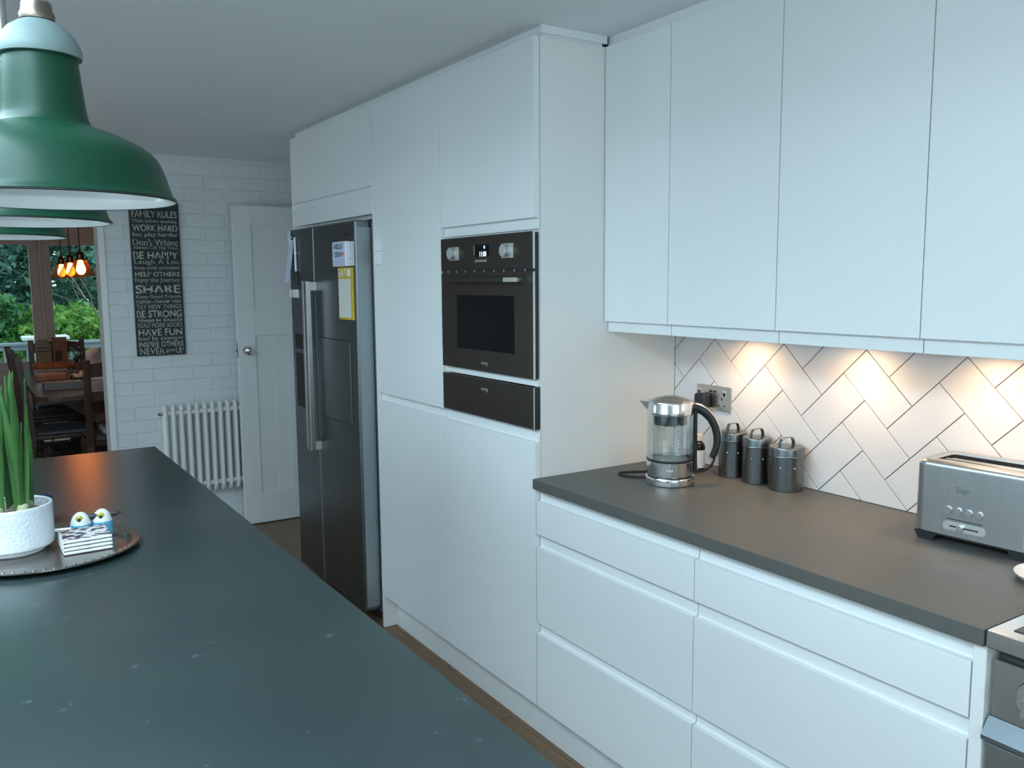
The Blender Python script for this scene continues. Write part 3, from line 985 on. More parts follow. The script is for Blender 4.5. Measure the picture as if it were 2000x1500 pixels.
def blade(bx, by, bz, h, w, lean, az, twist, bend):
    b = B()
    n = 9
    ring = []
    for q in range(n):
        k = q / (n - 1)
        off = lean * k + bend * k * k
        cx_, cy_ = bx + math.cos(az) * off, by + math.sin(az) * off
        z = bz + h * k
        ww = w * (0.75 + 0.5 * k) * (1 - k ** 4) + 0.0006
        a = twist + 0.6 * k
        ux, uy = math.cos(a), math.sin(a)
        nx, ny = -uy, ux
        row = []
        for s_, dth in ((-1, 0.0), (-0.4, 0.0016), (0.4, 0.0016), (1, 0.0), (0.4, -0.0012), (-0.4, -0.0012)):
            cup = 0.25 * ww * s_ * s_
            row.append(b.bm.verts.new((cx_ + ux * ww * s_ + nx * (dth + cup), cy_ + uy * ww * s_ + ny * (dth + cup), z)))
        ring.append(row)
    for q in range(n - 1):
        for e in range(6):
            f_ = (e + 1) % 6
            b.bm.faces.new((ring[q][e], ring[q][f_], ring[q + 1][f_], ring[q + 1][e]))
    b.bm.faces.new(ring[0][::-1]); b.bm.faces.new(ring[-1])
    bmesh.ops.recalc_face_normals(b.bm, faces=list(b.bm.faces))
    return b


for (dx, dy, n) in ((0.024, -0.024, 8), (-0.026, -0.030, 8), (0.002, 0.020, 7), (-0.055, 0.005, 6), (0.036, 0.022, 4)):
    bxx, byy = PX + dx, PY + dy
    bl = B().lathe([(0.0, 0.0), (0.014, 0.004), (0.018, 0.014), (0.015, 0.028), (0.011, 0.045), (0.0, 0.05)], (bxx, byy, ZTR + 0.066), 16).build('bulb', BULB, t)
    for q in range(n):
        a = rl.uniform(0, 2 * PI)
        r_ = rl.uniform(0.001, 0.011)
        blade(bxx + r_ * math.cos(a), byy + r_ * math.sin(a), ZTR + 0.092, rl.uniform(0.18, 0.330), rl.uniform(0.0065, 0.0105), rl.uniform(0.0, 0.018), a, rl.uniform(-0.9, 0.9), rl.uniform(-0.004, 0.022)).build('leaf', LEAFN, t, smooth=60)

# coasters
CX, CY = -1.277, 0.010
COAT = mat('coaster_print', (0.04, 0.03, 0.05), 0.4, color2=(0.55, 0.50, 0.49), nscale=75, stretch=(1, 1.5, 1), detail=0)
_r = [n for n in COAT.node_tree.nodes if n.type == 'VALTORGB'][0]
_r.color_ramp.elements[0].position, _r.color_ramp.elements[1].position = 0.46, 0.54
CSIDE = mat('coaster_white', (0.74, 0.76, 0.76), 0.5, noise=0.02)
CBACK = mat('coaster_cork', (0.10, 0.06, 0.07), 0.8, noise=0.1)
names_c = ('bottom coaster of the stack on the tray', 'second coaster up in the stack on the tray', 'third coaster up in the stack on the tray', 'top patterned black and white coaster of the stack')
for q in range(4):
    t = thing('coaster', (CX, CY, ZTR + 0.0006 + q * 0.0088), names_c[q], 'coaster', 'stack of coasters', rotz=math.radians(2 + rl.uniform(-1.2, 1.2)))
    local(t)
    B().box(-0.051, 0.051, -0.051, 0.051, 0.0016, 0.0078, 0.0008, 1).build('slab', CSIDE, t)
    B().box(-0.0505, 0.0505, -0.0505, 0.0505, 0.0, 0.0016).build('backing', CBACK, t)
    B().box(-0.0505, 0.0505, -0.0505, 0.0505, 0.0078, 0.0084).build('print', COAT, t)
# bird shakers
BIRDW = mat('bird_white', (0.66, 0.68, 0.64), 0.18, noise=0.02)
BIRDB = mat('bird_blue', (0.10, 0.42, 0.60), 0.2, noise=0.03)
EYE = mat('bird_eye', (0.42, 0.36, 0.03), 0.3, noise=0.1)
for (bx, by, bd, lab) in ((-1.2760, 0.088, 0, 'white and blue ceramic bird shaker on the tray, the left of a pair'), (-1.2280, 0.092, 1, 'white and blue ceramic bird shaker with long black beak, the right of a pair')):
    t = thing('bird_shaker', (bx, by, ZTR), lab, 'shaker', 'bird salt and pepper shakers', rotz=math.radians(-12))
    local(t)
    B().lathe([(0.0, 0.0), (0.021, 0.0), (0.023, 0.003), (0.0235, 0.020), (0.0232, 0.0375)], (0, 0, 0), 28).lathe([(0.0, 0.0375), (0.0232, 0.0375)], (0, 0, 0), 28).build('body', BIRDB, t)
    B().lathe([(0.0, 0.0377), (0.0232, 0.0377), (0.0224, 0.042), (0.0205, 0.0485), (0.0165, 0.057), (0.010, 0.0635), (0.004, 0.066), (0.0, 0.0665)], (0, 0, 0), 28).build('head', BIRDW, t)
    e = B().sphere((-0.001, -0.0150, 0.0505), 0.0092, (1, 0.55, 1.15), 16, 12).build('eye', EYE, t)
    B().sphere((-0.001, -0.0198, 0.0505), 0.0042, (1, 0.4, 1.2), 12, 8).build('pupil', INK, e)
    b = B().tube([(0.010, 0.004, 0.050), (0.024, 0.003, 0.0515), (0.036, 0.002, 0.0525), (0.0455, 0.002, 0.0530)], 0.0085, 12, 0.006, taper=[1.0, 0.9, 0.6, 0.08])
    b.build('beak', BLACK, t)
    lettering('script', 'Lol' if bd == 0 else 'un', 0.018, 0.009, (0.0, -0.0241, 0.0305), (1, 0, 0), (0, 0, 1), mat('blue_script', (0.01, 0.03, 0.25), 0.3, noise=0.05), t, extrude=0.0006)
GX, GY = -1.352, 0.316
t = thing('mug', (GX, GY, ZW), 'dark blue mug half hidden behind the white pot', 'mug')
NAVY = mat('navy_glaze', (0.008, 0.02, 0.06), 0.25, noise=0.05)
B().lathe([(0.0, 0.0), (0.028, 0.0), (0.033, 0.004), (0.036, 0.016), (0.037, 0.066), (0.036, 0.069), (0.034, 0.068), (0.033, 0.016), (0.0, 0.010)], (GX, GY, ZW), 36).build('body', NAVY, t)
B().tube([(GX, GY + 0.034, ZW + 0.058), (GX, GY + 0.050, ZW + 0.056), (GX, GY + 0.056, ZW + 0.038), (GX, GY + 0.048, ZW + 0.02), (GX, GY + 0.034, ZW + 0.016)], 0.004, 10).build('handle', NAVY, t)

# ------------------------------------------------------------------ radiator and skirting
t = thing('radiator', (-0.15, 3.215, 0.2), 'white column radiator on the painted brick wall', 'radiator')
RZ0, RZ1 = 0.245, 0.785
col = None
x = -0.485
while x < 0.28:
    if col is None:
        b = B()
        for yy in (3.190, 3.235):
            b.tube([(x, yy, RZ0 + 0.03), (x, yy, RZ1 - 0.03)], 0.0125, 12)
        for zz, sgn in ((RZ1 - 0.03, 1), (RZ0 + 0.03, -1)):
            b.tube([(x, 3.190, zz), (x, 3.193, zz + sgn * 0.016), (x, 3.203, zz + sgn * 0.026), (x, 3.2125, zz + sgn * 0.03), (x, 3.222, zz + sgn * 0.026), (x, 3.232, zz + sgn * 0.016), (x, 3.235, zz)], 0.0125, 12, up=Vector((1, 0, 0)))
        col = b.build('column', RADP, t)
        cx0 = x
    else:
        c = col.copy(); COL.objects.link(c); c.parent = t; c.location = (x - cx0, 0, 0)
    x += 0.0458
for zz in (RZ1 - 0.045, RZ0 + 0.045):
    B().cyl((-0.495, 3.2125, zz), (0.285, 3.2125, zz), 0.017, 16).build('header', RADP, t)
B().cyl((-0.515, 3.2125, RZ1 - 0.045), (-0.495, 3.2125, RZ1 - 0.045), 0.012, 12).build('vent_plug', STEEL, t)
B().cyl((-0.521, 3.2125, RZ1 - 0.045), (-0.515, 3.2125, RZ1 - 0.045), 0.006, 10).build('vent_plug', RUBBER, t)
B().box(-0.40, -0.36, 3.245, 3.274, RZ1 - 0.10, RZ1 - 0.06).box(0.18, 0.22, 3.245, 3.274, RZ1 - 0.10, RZ1 - 0.06).build('bracket', RADP, t)
B().tube([(-0.47, 3.2125, RZ0 + 0.045), (-0.515, 3.2125, RZ0 + 0.045), (-0.523, 3.2125, RZ0 + 0.02), (-0.523, 3.2125, 0.0)], 0.0075, 10).build('pipe', CHROME, t)

# ------------------------------------------------------------------ open panelled door in front of the brick wall
DY0, DY1 = 3.128, 3.165
DX0, DX1 = -0.055, 0.580
d = B()
DB, DTOP = 0.008, 1.980
for a, b_ in ((DX0, 0.053), (0.482, DX1)):
    d.box(a, b_, DY0, DY1, DB, DTOP, 0.001, 1)
d.box(0.053, 0.482, DY0, DY1, 1.872, DTOP).box(0.053, 0.482, DY0, DY1, 1.192, 1.352).box(0.053, 0.482, DY0, DY1, DB, 0.200)
d.box(0.255, 0.289, DY0, DY1, 0.200, 1.192)
d = tag(d.build('door_1', DOORP), kind='structure')
for (a, b_, z0, z1) in ((0.053, 0.482, 1.352, 1.872), (0.053, 0.168, 0.2, 1.192), (0.289, 0.482, 0.2, 1.192)):
    B().box(a, b_, DY0 + 0.012, DY1 - 0.012, z0, z1).build('panel', DOORP, d)
B().box(0.168, 0.255, DY0 + 0.009, DY1 - 0.012, 0.2, 1.192, 0.001, 1).build('panel', DOORP, d)
kb = B().cyl((-0.003, DY0, 1.105), (-0.003, DY0 - 0.008, 1.105), 0.026, 24).build('rose', CHROME, d)
B().lathe([(0.0, 0.0), (0.010, 0.0), (0.010, 0.018), (0.022, 0.026), (0.0285, 0.038), (0.027, 0.050), (0.017, 0.058), (0.0, 0.060)], (0, 0, 0), 28).xform(Matrix.Translation((-0.003, DY0 - 0.008, 1.105)) @ Matrix.Rotation(PI / 2, 4, 'X')).build('knob', CHROME, d)
B().box(DX0 - 0.0008, DX0 + 0.001, 3.136, 3.156, 1.06, 1.15).build('latch_plate', BRASS, d)
B().box(DX0 - 0.008, DX0, 3.141, 3.151, 1.095, 1.112).build('latch', BRASS, d)
for z in (0.22, 1.75):
    B().cyl((DX1 + 0.004, DY1 - 0.004, z), (DX1 + 0.004, DY1 - 0.004, z + 0.08), 0.004, 10).build('hinge', BRASS, d)

# ------------------------------------------------------------------ words sign
SX0, SX1, SZ0, SZ1 = -0.609, -0.336, 1.091, 1.985
SIGNB = mat('sign_black', (0.018, 0.028, 0.028), 0.6, noise=0.15, nscale=14)
SIGNT = mat('sign_lettering', (0.46, 0.46, 0.41), 0.7, noise=0.12, nscale=30)
t = thing('word_sign', ((SX0 + SX1) / 2, YB - 0.02, SZ0), 'tall black wall plaque of family rules in grey lettering', 'sign')
B().box(SX0, SX1, YB - 0.030, YB - 0.0065, SZ0, SZ1, 0.001, 1).build('board', SIGNB, t)
rows = [('FAMILY RULES', 155, 212, 2), ('Think before speaking', 225, 262, 0), ('WORK HARD', 268, 328, 3), ('but play harder', 335, 380, 2), ("Don't Whine", 390, 445, 1),
        ('Always Tell The Truth', 450, 484, 1), ('BE HAPPY', 497, 560, 3), ('Laugh A Lot', 563, 612, 1), ('keep your promises', 615, 657, 0), ('HELP OTHERS', 667, 708, 3),
        ('Enjoy the Journey', 717, 764, 0), ('SHARE', 778, 852, 3), ('Keep Good Friends', 862, 900, 0), ('PLEASE—THANK YOU', 908, 935, 3), ('TRY NEW THINGS', 945, 982, 0),
        ('BE STRONG', 993, 1057, 3), ('Always be Grateful', 1062, 1102, 2), ('READ MORE BOOKS', 1102, 1142, 0), ('HAVE FUN', 1152, 1215, 3), ('lead by example', 1218, 1260, 1),
        ('INSPIRE OTHERS', 1262, 1310, 2)]
zrow = lambda r_: SZ0 + (1383 - r_) / 1295 * (SZ1 - SZ0)
sc_ = (SX0 + SX1) / 2 - 0.001
for s_, a, b_, w_ in rows:
    lettering('lettering', s_, 0.252, zrow(a) - zrow(b_), (sc_, YB - 0.0302, (zrow(a) + zrow(b_)) / 2), (1, 0, 0), (0, 0, 1), SIGNT, t, bold=(0.0, 0.006, 0.016, 0.026)[w_], extrude=0.0006, slab=True)
zz = (zrow(1318) + zrow(1372)) / 2
hh = zrow(1318) - zrow(1372)
lettering('lettering', 'NEVER', 0.142, hh, (SX0 + 0.084, YB - 0.0302, zz), (1, 0, 0), (0, 0, 1), SIGNT, t, bold=0.006, extrude=0.0006, slab=True)
lettering('lettering', 'give', 0.050, hh * 0.72, (SX0 + 0.185, YB - 0.0302, zz), (1, 0, 0), (0, 0, 1), SIGNT, t, extrude=0.0006, slab=True)
lettering('lettering', 'UP', 0.046, hh, (SX0 + 0.238, YB - 0.0302, zz), (1, 0, 0), (0, 0, 1), SIGNT, t, bold=0.006, extrude=0.0006, slab=True)

# ------------------------------------------------------------------ kettle
KX, KY = 0.305, -0.281
t = thing('kettle', (KX, KY, ZW), 'glass and steel electric kettle with curved black handle on the worktop', 'kettle')
K = lambda prof, seg=56: B().lathe(prof, (KX, KY, ZW), seg)
K([(0.0, 0.0), (0.072, 0.0), (0.0755, 0.003), (0.0755, 0.020), (0.073, 0.024), (0.068, 0.026), (0.0, 0.026)]).build('power_base', CHROME, t)
kb = K([(0.0, 0.027), (0.0675, 0.027), (0.0705, 0.030), (0.0715, 0.036), (0.0715, 0.072), (0.069, 0.074), (0.0, 0.074)]).build('steel_base', CHROME, t)
K([(0.0690, 0.0745), (0.0700, 0.080), (0.0700, 0.212), (0.0690, 0.218), (0.0672, 0.218), (0.0672, 0.080), (0.066, 0.0745)]).build('glass_jug', KGLASS, t)
K([(0.0, 0.0755), (0.066, 0.0755), (0.0668, 0.080), (0.0668, 0.098), (0.0, 0.098)]).build('water', thin_glass('kettle_water', (0.88, 0.92, 0.92), 0.10), t)
K([(0.064, 0.074), (0.0712, 0.074), (0.0712, 0.079), (0.064, 0.079)]).build('seal_ring', BLACK, t)
K([(0.0685, 0.214), (0.0712, 0.216), (0.0715, 0.222), (0.0700, 0.248), (0.0680, 0.253), (0.0660, 0.254), (0.0640, 0.250), (0.066, 0.22)]).build('collar', CHROME, t)
K([(0.0, 0.266), (0.025, 0.2655), (0.045, 0.262), (0.058, 0.257), (0.0655, 0.252), (0.0655, 0.249), (0.0, 0.247)]).build('lid', STEEL, t)
K([(0.0, 0.268), (0.022, 0.2675), (0.024, 0.266), (0.0, 0.2655)], 32).build('lid_button', STEEL, t)
K([(0.046, 0.182), (0.050, 0.182), (0.050, 0.214), (0.0, 0.214), (0.0, 0.210), (0.046, 0.210)], 32).build('filter', BLACK, t)
hd = Vector((rgt.x, rgt.y, 0)).normalized()
# turn the handle slightly towards the camera
ca, sa = math.cos(-0.12), math.sin(-0.12)
hd = Vector((hd.x * ca - hd.y * sa, hd.x * sa + hd.y * ca, 0))
hp = Vector((-hd.y, hd.x, 0))


def kp(dd, z, w=0.0):
    return Vector((KX, KY, ZW)) + hd * dd + hp * w + Vector((0, 0, z))


B().tube([kp(0.073, 0.250), kp(0.0745, 0.22), kp(0.0745, 0.15), kp(0.0745, 0.08), kp(0.076, 0.045), kp(0.074, 0.034)], 0.0065, 12, 0.011, up=hd).build('spine', BLACK, t)
hpath = [(0.068, 0.236), (0.085, 0.232), (0.104, 0.220), (0.122, 0.200), (0.134, 0.176), (0.1405, 0.150), (0.1415, 0.126), (0.138, 0.106), (0.130, 0.090), (0.122, 0.080)]
hd_obj = B().tube([kp(*q) for q in hpath], 0.0115, 14, 0.0125, up=hp, taper=[1.1, 1.25, 1.2, 1.1, 1.05, 1.0, 1.0, 0.95, 0.85, 0.5]).build('handle', BLACK, t)
cpath = [(q[0] + 0.0095 * n_[0], q[1] + 0.0095 * n_[1]) for q, n_ in zip(hpath[:-1], [(0.2, 1), (0.35, 0.93), (0.55, 0.83), (0.78, 0.62), (0.93, 0.35), (1, 0.1), (1, -0.1), (0.94, -0.33), (0.85, -0.5)])]
B().tube([kp(0.060, 0.250)] + [kp(*q) for q in cpath], 0.0128, 12, 0.0045, up=hp, taper=[0.9] + [1.0] * 7 + [0.9, 0.6]).build('handle_trim', STEEL, hd_obj)
# spout
b = B().prism([(-0.018, 0.245), (0.018, 0.245), (0.006, 0.216), (-0.006, 0.216)], 'x', 0, 0.001)
b.bm.clear()
pts = [kp(-0.062, 0.252, -0.024), kp(-0.062, 0.252, 0.024), kp(-0.0935, 0.253, 0.003), kp(-0.0935, 0.253, -0.003), kp(-0.0655, 0.222, -0.013), kp(-0.0655, 0.222, 0.013)]
vs = [b.bm.verts.new(p) for p in pts]
for q in ((0, 1, 2, 3), (0, 3, 4), (1, 5, 2), (3, 2, 5, 4), (0, 4, 5, 1)):
    b.bm.faces.new([vs[i] for i in q])
bmesh.ops.recalc_face_normals(b.bm, faces=list(b.bm.faces))
b.build('spout', CHROME, t)
# volume scale on the jug
sd = Vector((CAM.x - KX, CAM.y - KY, 0)).normalized()
b = B()
for q in range(9):
    a = math.atan2(sd.y, sd.x) + 0.35
    pz = 0.100 + q * 0.011
    w_ = 0.010 if q % 2 == 0 else 0.006
    b.tube([(KX + 0.0703 * math.cos(a + e * w_ / 0.07), KY + 0.0703 * math.sin(a + e * w_ / 0.07), ZW + pz) for e in (-0.5, 0, 0.5)], 0.0005, 5)
b.build('scale_marks', WHITEP, t)
lettering('logo', 'Sage', 0.022, 0.010, Vector((KX, KY, ZW + 0.052)) + sd * 0.0716, Vector((-sd.y, sd.x, 0)), (0, 0, 1), WHITEP, kb, keep=True, extrude=0.0004)
B().sphere(kp(0.081, 0.046), 0.004, (1, 1, 1.4), 10, 8).build('switch', SLV, t)
# cord from the kettle base looping to the plug
pts = []
ctrl = [(KX - 0.025, KY + 0.073, ZW + 0.008), (0.262, -0.180, ZW + 0.0045), (0.242, -0.146, ZW + 0.0042), (0.243, -0.116, ZW + 0.0042), (0.268, -0.104, ZW + 0.0042), (0.325, -0.130, ZW + 0.0042), (0.385, -0.168, ZW + 0.0042), (0.445, -0.222, ZW + 0.0042), (0.487, -0.262, ZW + 0.016), (0.511, -0.270, ZW + 0.058), (0.522, -0.262, ZW + 0.112), (0.530, -0.228, ZW + 0.158), (0.545, -0.172, ZW + 0.194)]


def spline(ctrl, n=8):
    c = [Vector(p) for p in ctrl]
    c = [c[0]] + c + [c[-1]]
    out = []
    for i in range(1, len(c) - 2):
        for k in range(n):
            t_ = k / n
            p0, p1, p2, p3 = c[i - 1], c[i], c[i + 1], c[i + 2]
            out.append(0.5 * ((2 * p1) + (-p0 + p2) * t_ + (2 * p0 - 5 * p1 + 4 * p2 - p3) * t_ ** 2 + (-p0 + 3 * p1 - 3 * p2 + p3) * t_ ** 3))
    out.append(c[-2])
    return out


B().tube(spline(ctrl), 0.0036, 10).build('cord', RUBBER, t)
XP = XW - TH - 0.0055
pg = B().box(XP - 0.036, XP - 0.001, -0.182, -0.132, 1.092, 1.142, 0.010, 3).build('plug', BLACK, t)

# ------------------------------------------------------------------ double socket
t = thing('wall_socket', (XW - TH, -0.19, 1.088), 'brushed steel double wall socket with two USB ports', 'socket')
B().box(XP, XW - TH, -0.265, -0.114, 1.087, 1.168, 0.001, 1).build('plate', STEEL, t)
for y in (-0.127, -0.238):
    r_ = B().box(XP - 0.002, XP, y - 0.0075, y + 0.0075, 1.135, 1.157, 0.001, 1).build('rocker', SLV, t)
    B().box(XP - 0.0024, XP - 0.0018, y - 0.0055, y + 0.0055, 1.137, 1.149).build('rocker_face', BLACK, r_)
for y in (-0.177, -0.195):
    B().box(XP - 0.0008, XP + 0.0004, y - 0.0065, y + 0.0065, 1.146, 1.1525).build('usb_port', RUBBER, t)
for y, z, w_, h_ in ((-0.226, 1.127, 0.004, 0.008), (-0.2135, 1.105, 0.006, 0.004), (-0.2375, 1.105, 0.006, 0.004)):
    B().box(XP - 0.0008, XP + 0.0004, y - w_ / 2, y + w_ / 2, z - h_ / 2, z + h_ / 2).build('pin_hole', RUBBER, t)

# ------------------------------------------------------------------ canisters
TIN = mat('galvanised_tin', (0.20, 0.21, 0.21), 0.29, 1.0, noise=0.12, nscale=14)
for (cx, cy, r_, h_, lab) in ((0.533, -0.322, 0.0425, 0.117, 'leftmost metal canister beside the kettle'), (0.531, -0.4215, 0.0430, 0.114, 'middle metal canister of three on the worktop'), (0.530, -0.534, 0.0505, 0.104, 'rightmost and widest metal canister of three')):
    t = thing('canister', (cx, cy, ZW), lab, 'canister', 'metal storage canisters')
    B().lathe([(0.0, 0.0), (r_ - 0.002, 0.0), (r_ - 0.0005, 0.0015), (r_ - 0.0005, h_ + 0.004), (0.0, h_ + 0.004)], (cx, cy, ZW), 48).build('body', TIN, t)
    ld = B().lathe([(r_ - 0.0005, h_ - 0.004), (r_ + 0.0015, h_ - 0.004), (r_ + 0.0022, h_ - 0.0015), (r_ + 0.001, h_ + 0.001), (r_ + 0.001, h_ + 0.020), (r_ - 0.001, h_ + 0.024), (r_ - 0.008, h_ + 0.0255), (0.0, h_ + 0.0265)], (cx, cy, ZW), 48).build('lid', TIN, t)
    zt = ZW + h_ + 0.025
    hc = Vector((hd.x * 0.78 - hd.y * 0.62, hd.x * 0.62 + hd.y * 0.78, 0))
    hq = Vector((-hc.y, hc.x, 0))
    ha = [(0.026, zt), (0.0245, zt + 0.012), (0.020, zt + 0.022), (0.016, zt + 0.0245), (-0.016, zt + 0.0245), (-0.020, zt + 0.022), (-0.0245, zt + 0.012), (-0.026, zt)]
    B().tube([(cx + p * hc.x * r_ / 0.045, cy + p * hc.y * r_ / 0.045, z) for p, z in ha], 0.0062, 8, 0.0011, up=hq).build('handle', TIN, ld)
    for a in (-0.45, 0.35):
        aa = math.atan2(sd.y, sd.x) + a
        B().sphere((cx + r_ * math.cos(aa), cy + r_ * math.sin(aa), ZW + h_ * 0.68), 0.0026, (1, 1, 1), 10, 6).build('rivet', CHROME, t)

# small medicine bottle behind the kettle
MX, MY = 0.497, -0.206
t = thing('pill_bottle', (MX, MY, ZW), 'small dark bottle with white and green label behind the kettle', 'bottle')
B().lathe([(0.0, 0.0), (0.023, 0.0), (0.0245, 0.003), (0.0245, 0.080), (0.021, 0.090), (0.014, 0.096), (0.014, 0.100), (0.0, 0.100)], (MX, MY, ZW), 32).build('body', mat('brown_glass', (0.018, 0.012, 0.008), 0.12, noise=0.05), t)
B().lathe([(0.0248, 0.012), (0.0249, 0.012), (0.0249, 0.070), (0.0248, 0.070)], (MX, MY, ZW), 32).build('label', PAPER, t)
GRN = mat('lime_print', (0.42, 0.52, 0.04), 0.5, noise=0.03)
aa = math.atan2(CAM.y - MY, CAM.x - MX)
b = B()
b.tube([(MX + 0.0250 * math.cos(aa + e), MY + 0.0250 * math.sin(aa + e), ZW + 0.041) for e in (-0.35, -0.2, -0.05)], 0.028, 6, 0.0006)
b.build('label_band', GRN, t)
B().lathe([(0.0, 0.100), (0.0165, 0.100), (0.0165, 0.118), (0.015, 0.120), (0.0, 0.120)], (MX, MY, ZW), 24).build('cap', mat('cream_cap', (0.72, 0.68, 0.58), 0.5, noise=0.02), t)

# ------------------------------------------------------------------ toaster
t = thing('toaster', (0.490, -1.148, ZW), 'brushed steel toaster with round buttons at the right end of the worktop', 'toaster', rotz=math.radians(-86.5))
local(t)
# local: x along the length (towards the camera), -y the control face


def rrect(l, w, r, n=6):
    out = []
    for cx, cy, a0 in ((l / 2 - r, w / 2 - r, 0), (-l / 2 + r, w / 2 - r, PI / 2), (-l / 2 + r, -w / 2 + r, PI), (l / 2 - r, -w / 2 + r, 1.5 * PI)):
        for q in range(n + 1):
            a = a0 + q * (PI / 2) / n
            out.append((cx + r * math.cos(a), cy + r * math.sin(a)))
    return out


def loops(lp):
    b = B()
    rings = [[b.bm.verts.new((x, y, z)) for x, y in pts] for pts, z in lp]
    for A, C_ in zip(rings[:-1], rings[1:]):
        for q in range(len(A)):
            w_ = (q + 1) % len(A)
            b.bm.faces.new((A[q], A[w_], C_[w_], C_[q]))
    return b, rings


TL, TW, THH = 0.275, 0.165, 0.192
b, rg = loops([(rrect(TL - 0.012, TW - 0.012, 0.022), 0.016), (rrect(TL, TW, 0.028), 0.022), (rrect(TL, TW, 0.028), THH - 0.014), (rrect(TL - 0.006, TW - 0.006, 0.026), THH - 0.005), (rrect(TL - 0.020, TW - 0.020, 0.022), THH), (rrect(TL - 0.052, TW - 0.066, 0.012), THH), (rrect(TL - 0.056, TW - 0.070, 0.010), THH - 0.004)])
b.bm.faces.new(rg[0][::-1])
bmesh.ops.recalc_face_normals(b.bm, faces=list(b.bm.faces))
b.build('body', STEELH, t, smooth=40)
b, rg = loops([(rrect(TL - 0.056, TW - 0.070, 0.010), THH - 0.004), (rrect(TL - 0.056, TW - 0.070, 0.010), THH - 0.09)])
b.bm.faces.new(rg[-1])
b.build('slot', RUBBER, t)
for yy in (-0.033, -0.012, 0.012, 0.033):
    B().tube([(-TL / 2 + 0.032, yy, THH - 0.012), (TL / 2 - 0.032, yy, THH - 0.012)], 0.0016, 8).build('wire_guide', CHROME, t)
B().box(-TL / 2 + 0.032, TL / 2 - 0.032, -0.005, 0.005, THH - 0.03, THH - 0.006, 0.002, 1).build('slot_divider', STEEL, t)
for sx in (-1, 1):
    B().prism([(sx * (TL / 2 - 0.004), 0.018), (sx * (TL / 2 - 0.060), 0.018), (sx * (TL / 2 - 0.046), 0.0), (sx * (TL / 2 - 0.014), 0.0)], 'y', -TW / 2 + 0.004, TW / 2 - 0.004).build('foot', BLACK, t)
yf = -TW / 2
for q in range(4):
    bt = B().cyl((-0.053 + q * 0.0235, yf, 0.083), (-0.053 + q * 0.0235, yf - 0.004, 0.083), 0.0088, 24, bev=0.001).build('button', CHROME, t)
B().box(-0.056, 0.026, yf - 0.0006, yf + 0.0002, 0.0615, 0.0635).build('scale_line', BLACK, t)
B().prism([(x + (-0.015), z + 0.046) for x, z in rrect(0.096, 0.020, 0.0095)], 'y', yf - 0.0012, yf + 0.0002).build('slider_plate', SLV, t)
B().box(-0.047, 0.018, yf - 0.0018, yf - 0.0010, 0.0445, 0.0475).build('slider_track', RUBBER, t)
B().cyl((-0.022, yf - 0.001, 0.045), (-0.022, yf - 0.010, 0.045), 0.0075, 20, bev=0.001).build('slider_knob', CHROME, t)
lettering('logo', 'Sage', 0.034, 0.016, (-0.022, yf - 0.0003, 0.132), (1, 0, 0), (0, 0, 1), mat('etched_mark', (0.22, 0.24, 0.25), 0.4, 0.6, noise=0.02), t, keep=True, extrude=0.0003)

# white spoon rest at the far right of the worktop
t = thing('spoon_rest', (0.336, -1.344, ZW), 'white ceramic spoon rest on the worktop in front of the toaster', 'dish', rotz=0.35)
local(t)
B().lathe([(0.0, 0.004), (0.036, 0.004), (0.044, 0.009), (0.050, 0.016), (0.0515, 0.0155), (0.046, 0.007), (0.036, 0.0005), (0.0, 0.0005)], (0, 0, 0), 36, 1.3, 1.0).build('dish', ENAMW, t)

# ------------------------------------------------------------------ range cooker
t = thing('range_cooker', (0.27, -1.87, 0), 'stainless steel range cooker at the right edge of the picture', 'cooker')
CY0, CY1 = -1.4175, -2.317
B().box(0.035, 0.57, CY0, CY1, 0.10, 0.862, 0.002, 1).build('body', STEEL, t)
for y in (-1.47, -2.26):
    for x in (0.08, 0.52):
        B().cyl((x, y, 0), (x, y, 0.10), 0.02, 14).build('foot', STEEL, t)
top = B().box(-0.012, 0.575, CY0, CY1, 0.868, 0.9005, 0.003, 2).build('hob_top', STEEL, t)
B().box(0.020, 0.545, CY0 - 0.030, CY1 + 0.030, 0.8995, 0.9022, 0.001, 1).build('hob_tray', mat('hob_black', (0.02, 0.02, 0.02), 0.3, noise=0.05), top)
for (gx, gy) in ((0.16, -1.61), (0.42, -1.61), (0.29, -1.87), (0.16, -2.13), (0.42, -2.13)):
    B().lathe([(0.0, 0.0), (0.048, 0.0), (0.046, 0.010), (0.036, 0.014), (0.034, 0.020), (0.0, 0.021)], (gx, gy, 0.9022), 28).build('burner', BLACK, top)
for gy in (-1.61, -1.87, -2.13):
    g = B()
    for x0, x1, y0, y1 in ((0.045, 0.525, gy - 0.118, gy - 0.106), (0.045, 0.525, gy + 0.106, gy + 0.118), (0.045, 0.057, gy - 0.106, gy + 0.106), (0.513, 0.525, gy - 0.106, gy + 0.106), (0.279, 0.291, gy - 0.106, gy + 0.106)):
        g.box(x0, x1, y0, y1, 0.925, 0.940, 0.002, 1)
    for x in (0.051, 0.285, 0.519):
        for y in (gy - 0.112, gy + 0.112):
            g.box(x - 0.006, x + 0.006, y - 0.006, y + 0.006, 0.9025, 0.926)
    g.build('pan_support', RUBBER, top)
B().box(0.026, 0.04, CY0 - 0.006, CY1 + 0.004, 0.842, 0.867).build('shadow_gap', BLACK, t)
cpn = B().box(0.012, 0.034, CY0 - 0.004, CY1 + 0.004, 0.735, 0.842, 0.002, 1).build('control_panel', STEEL, t)
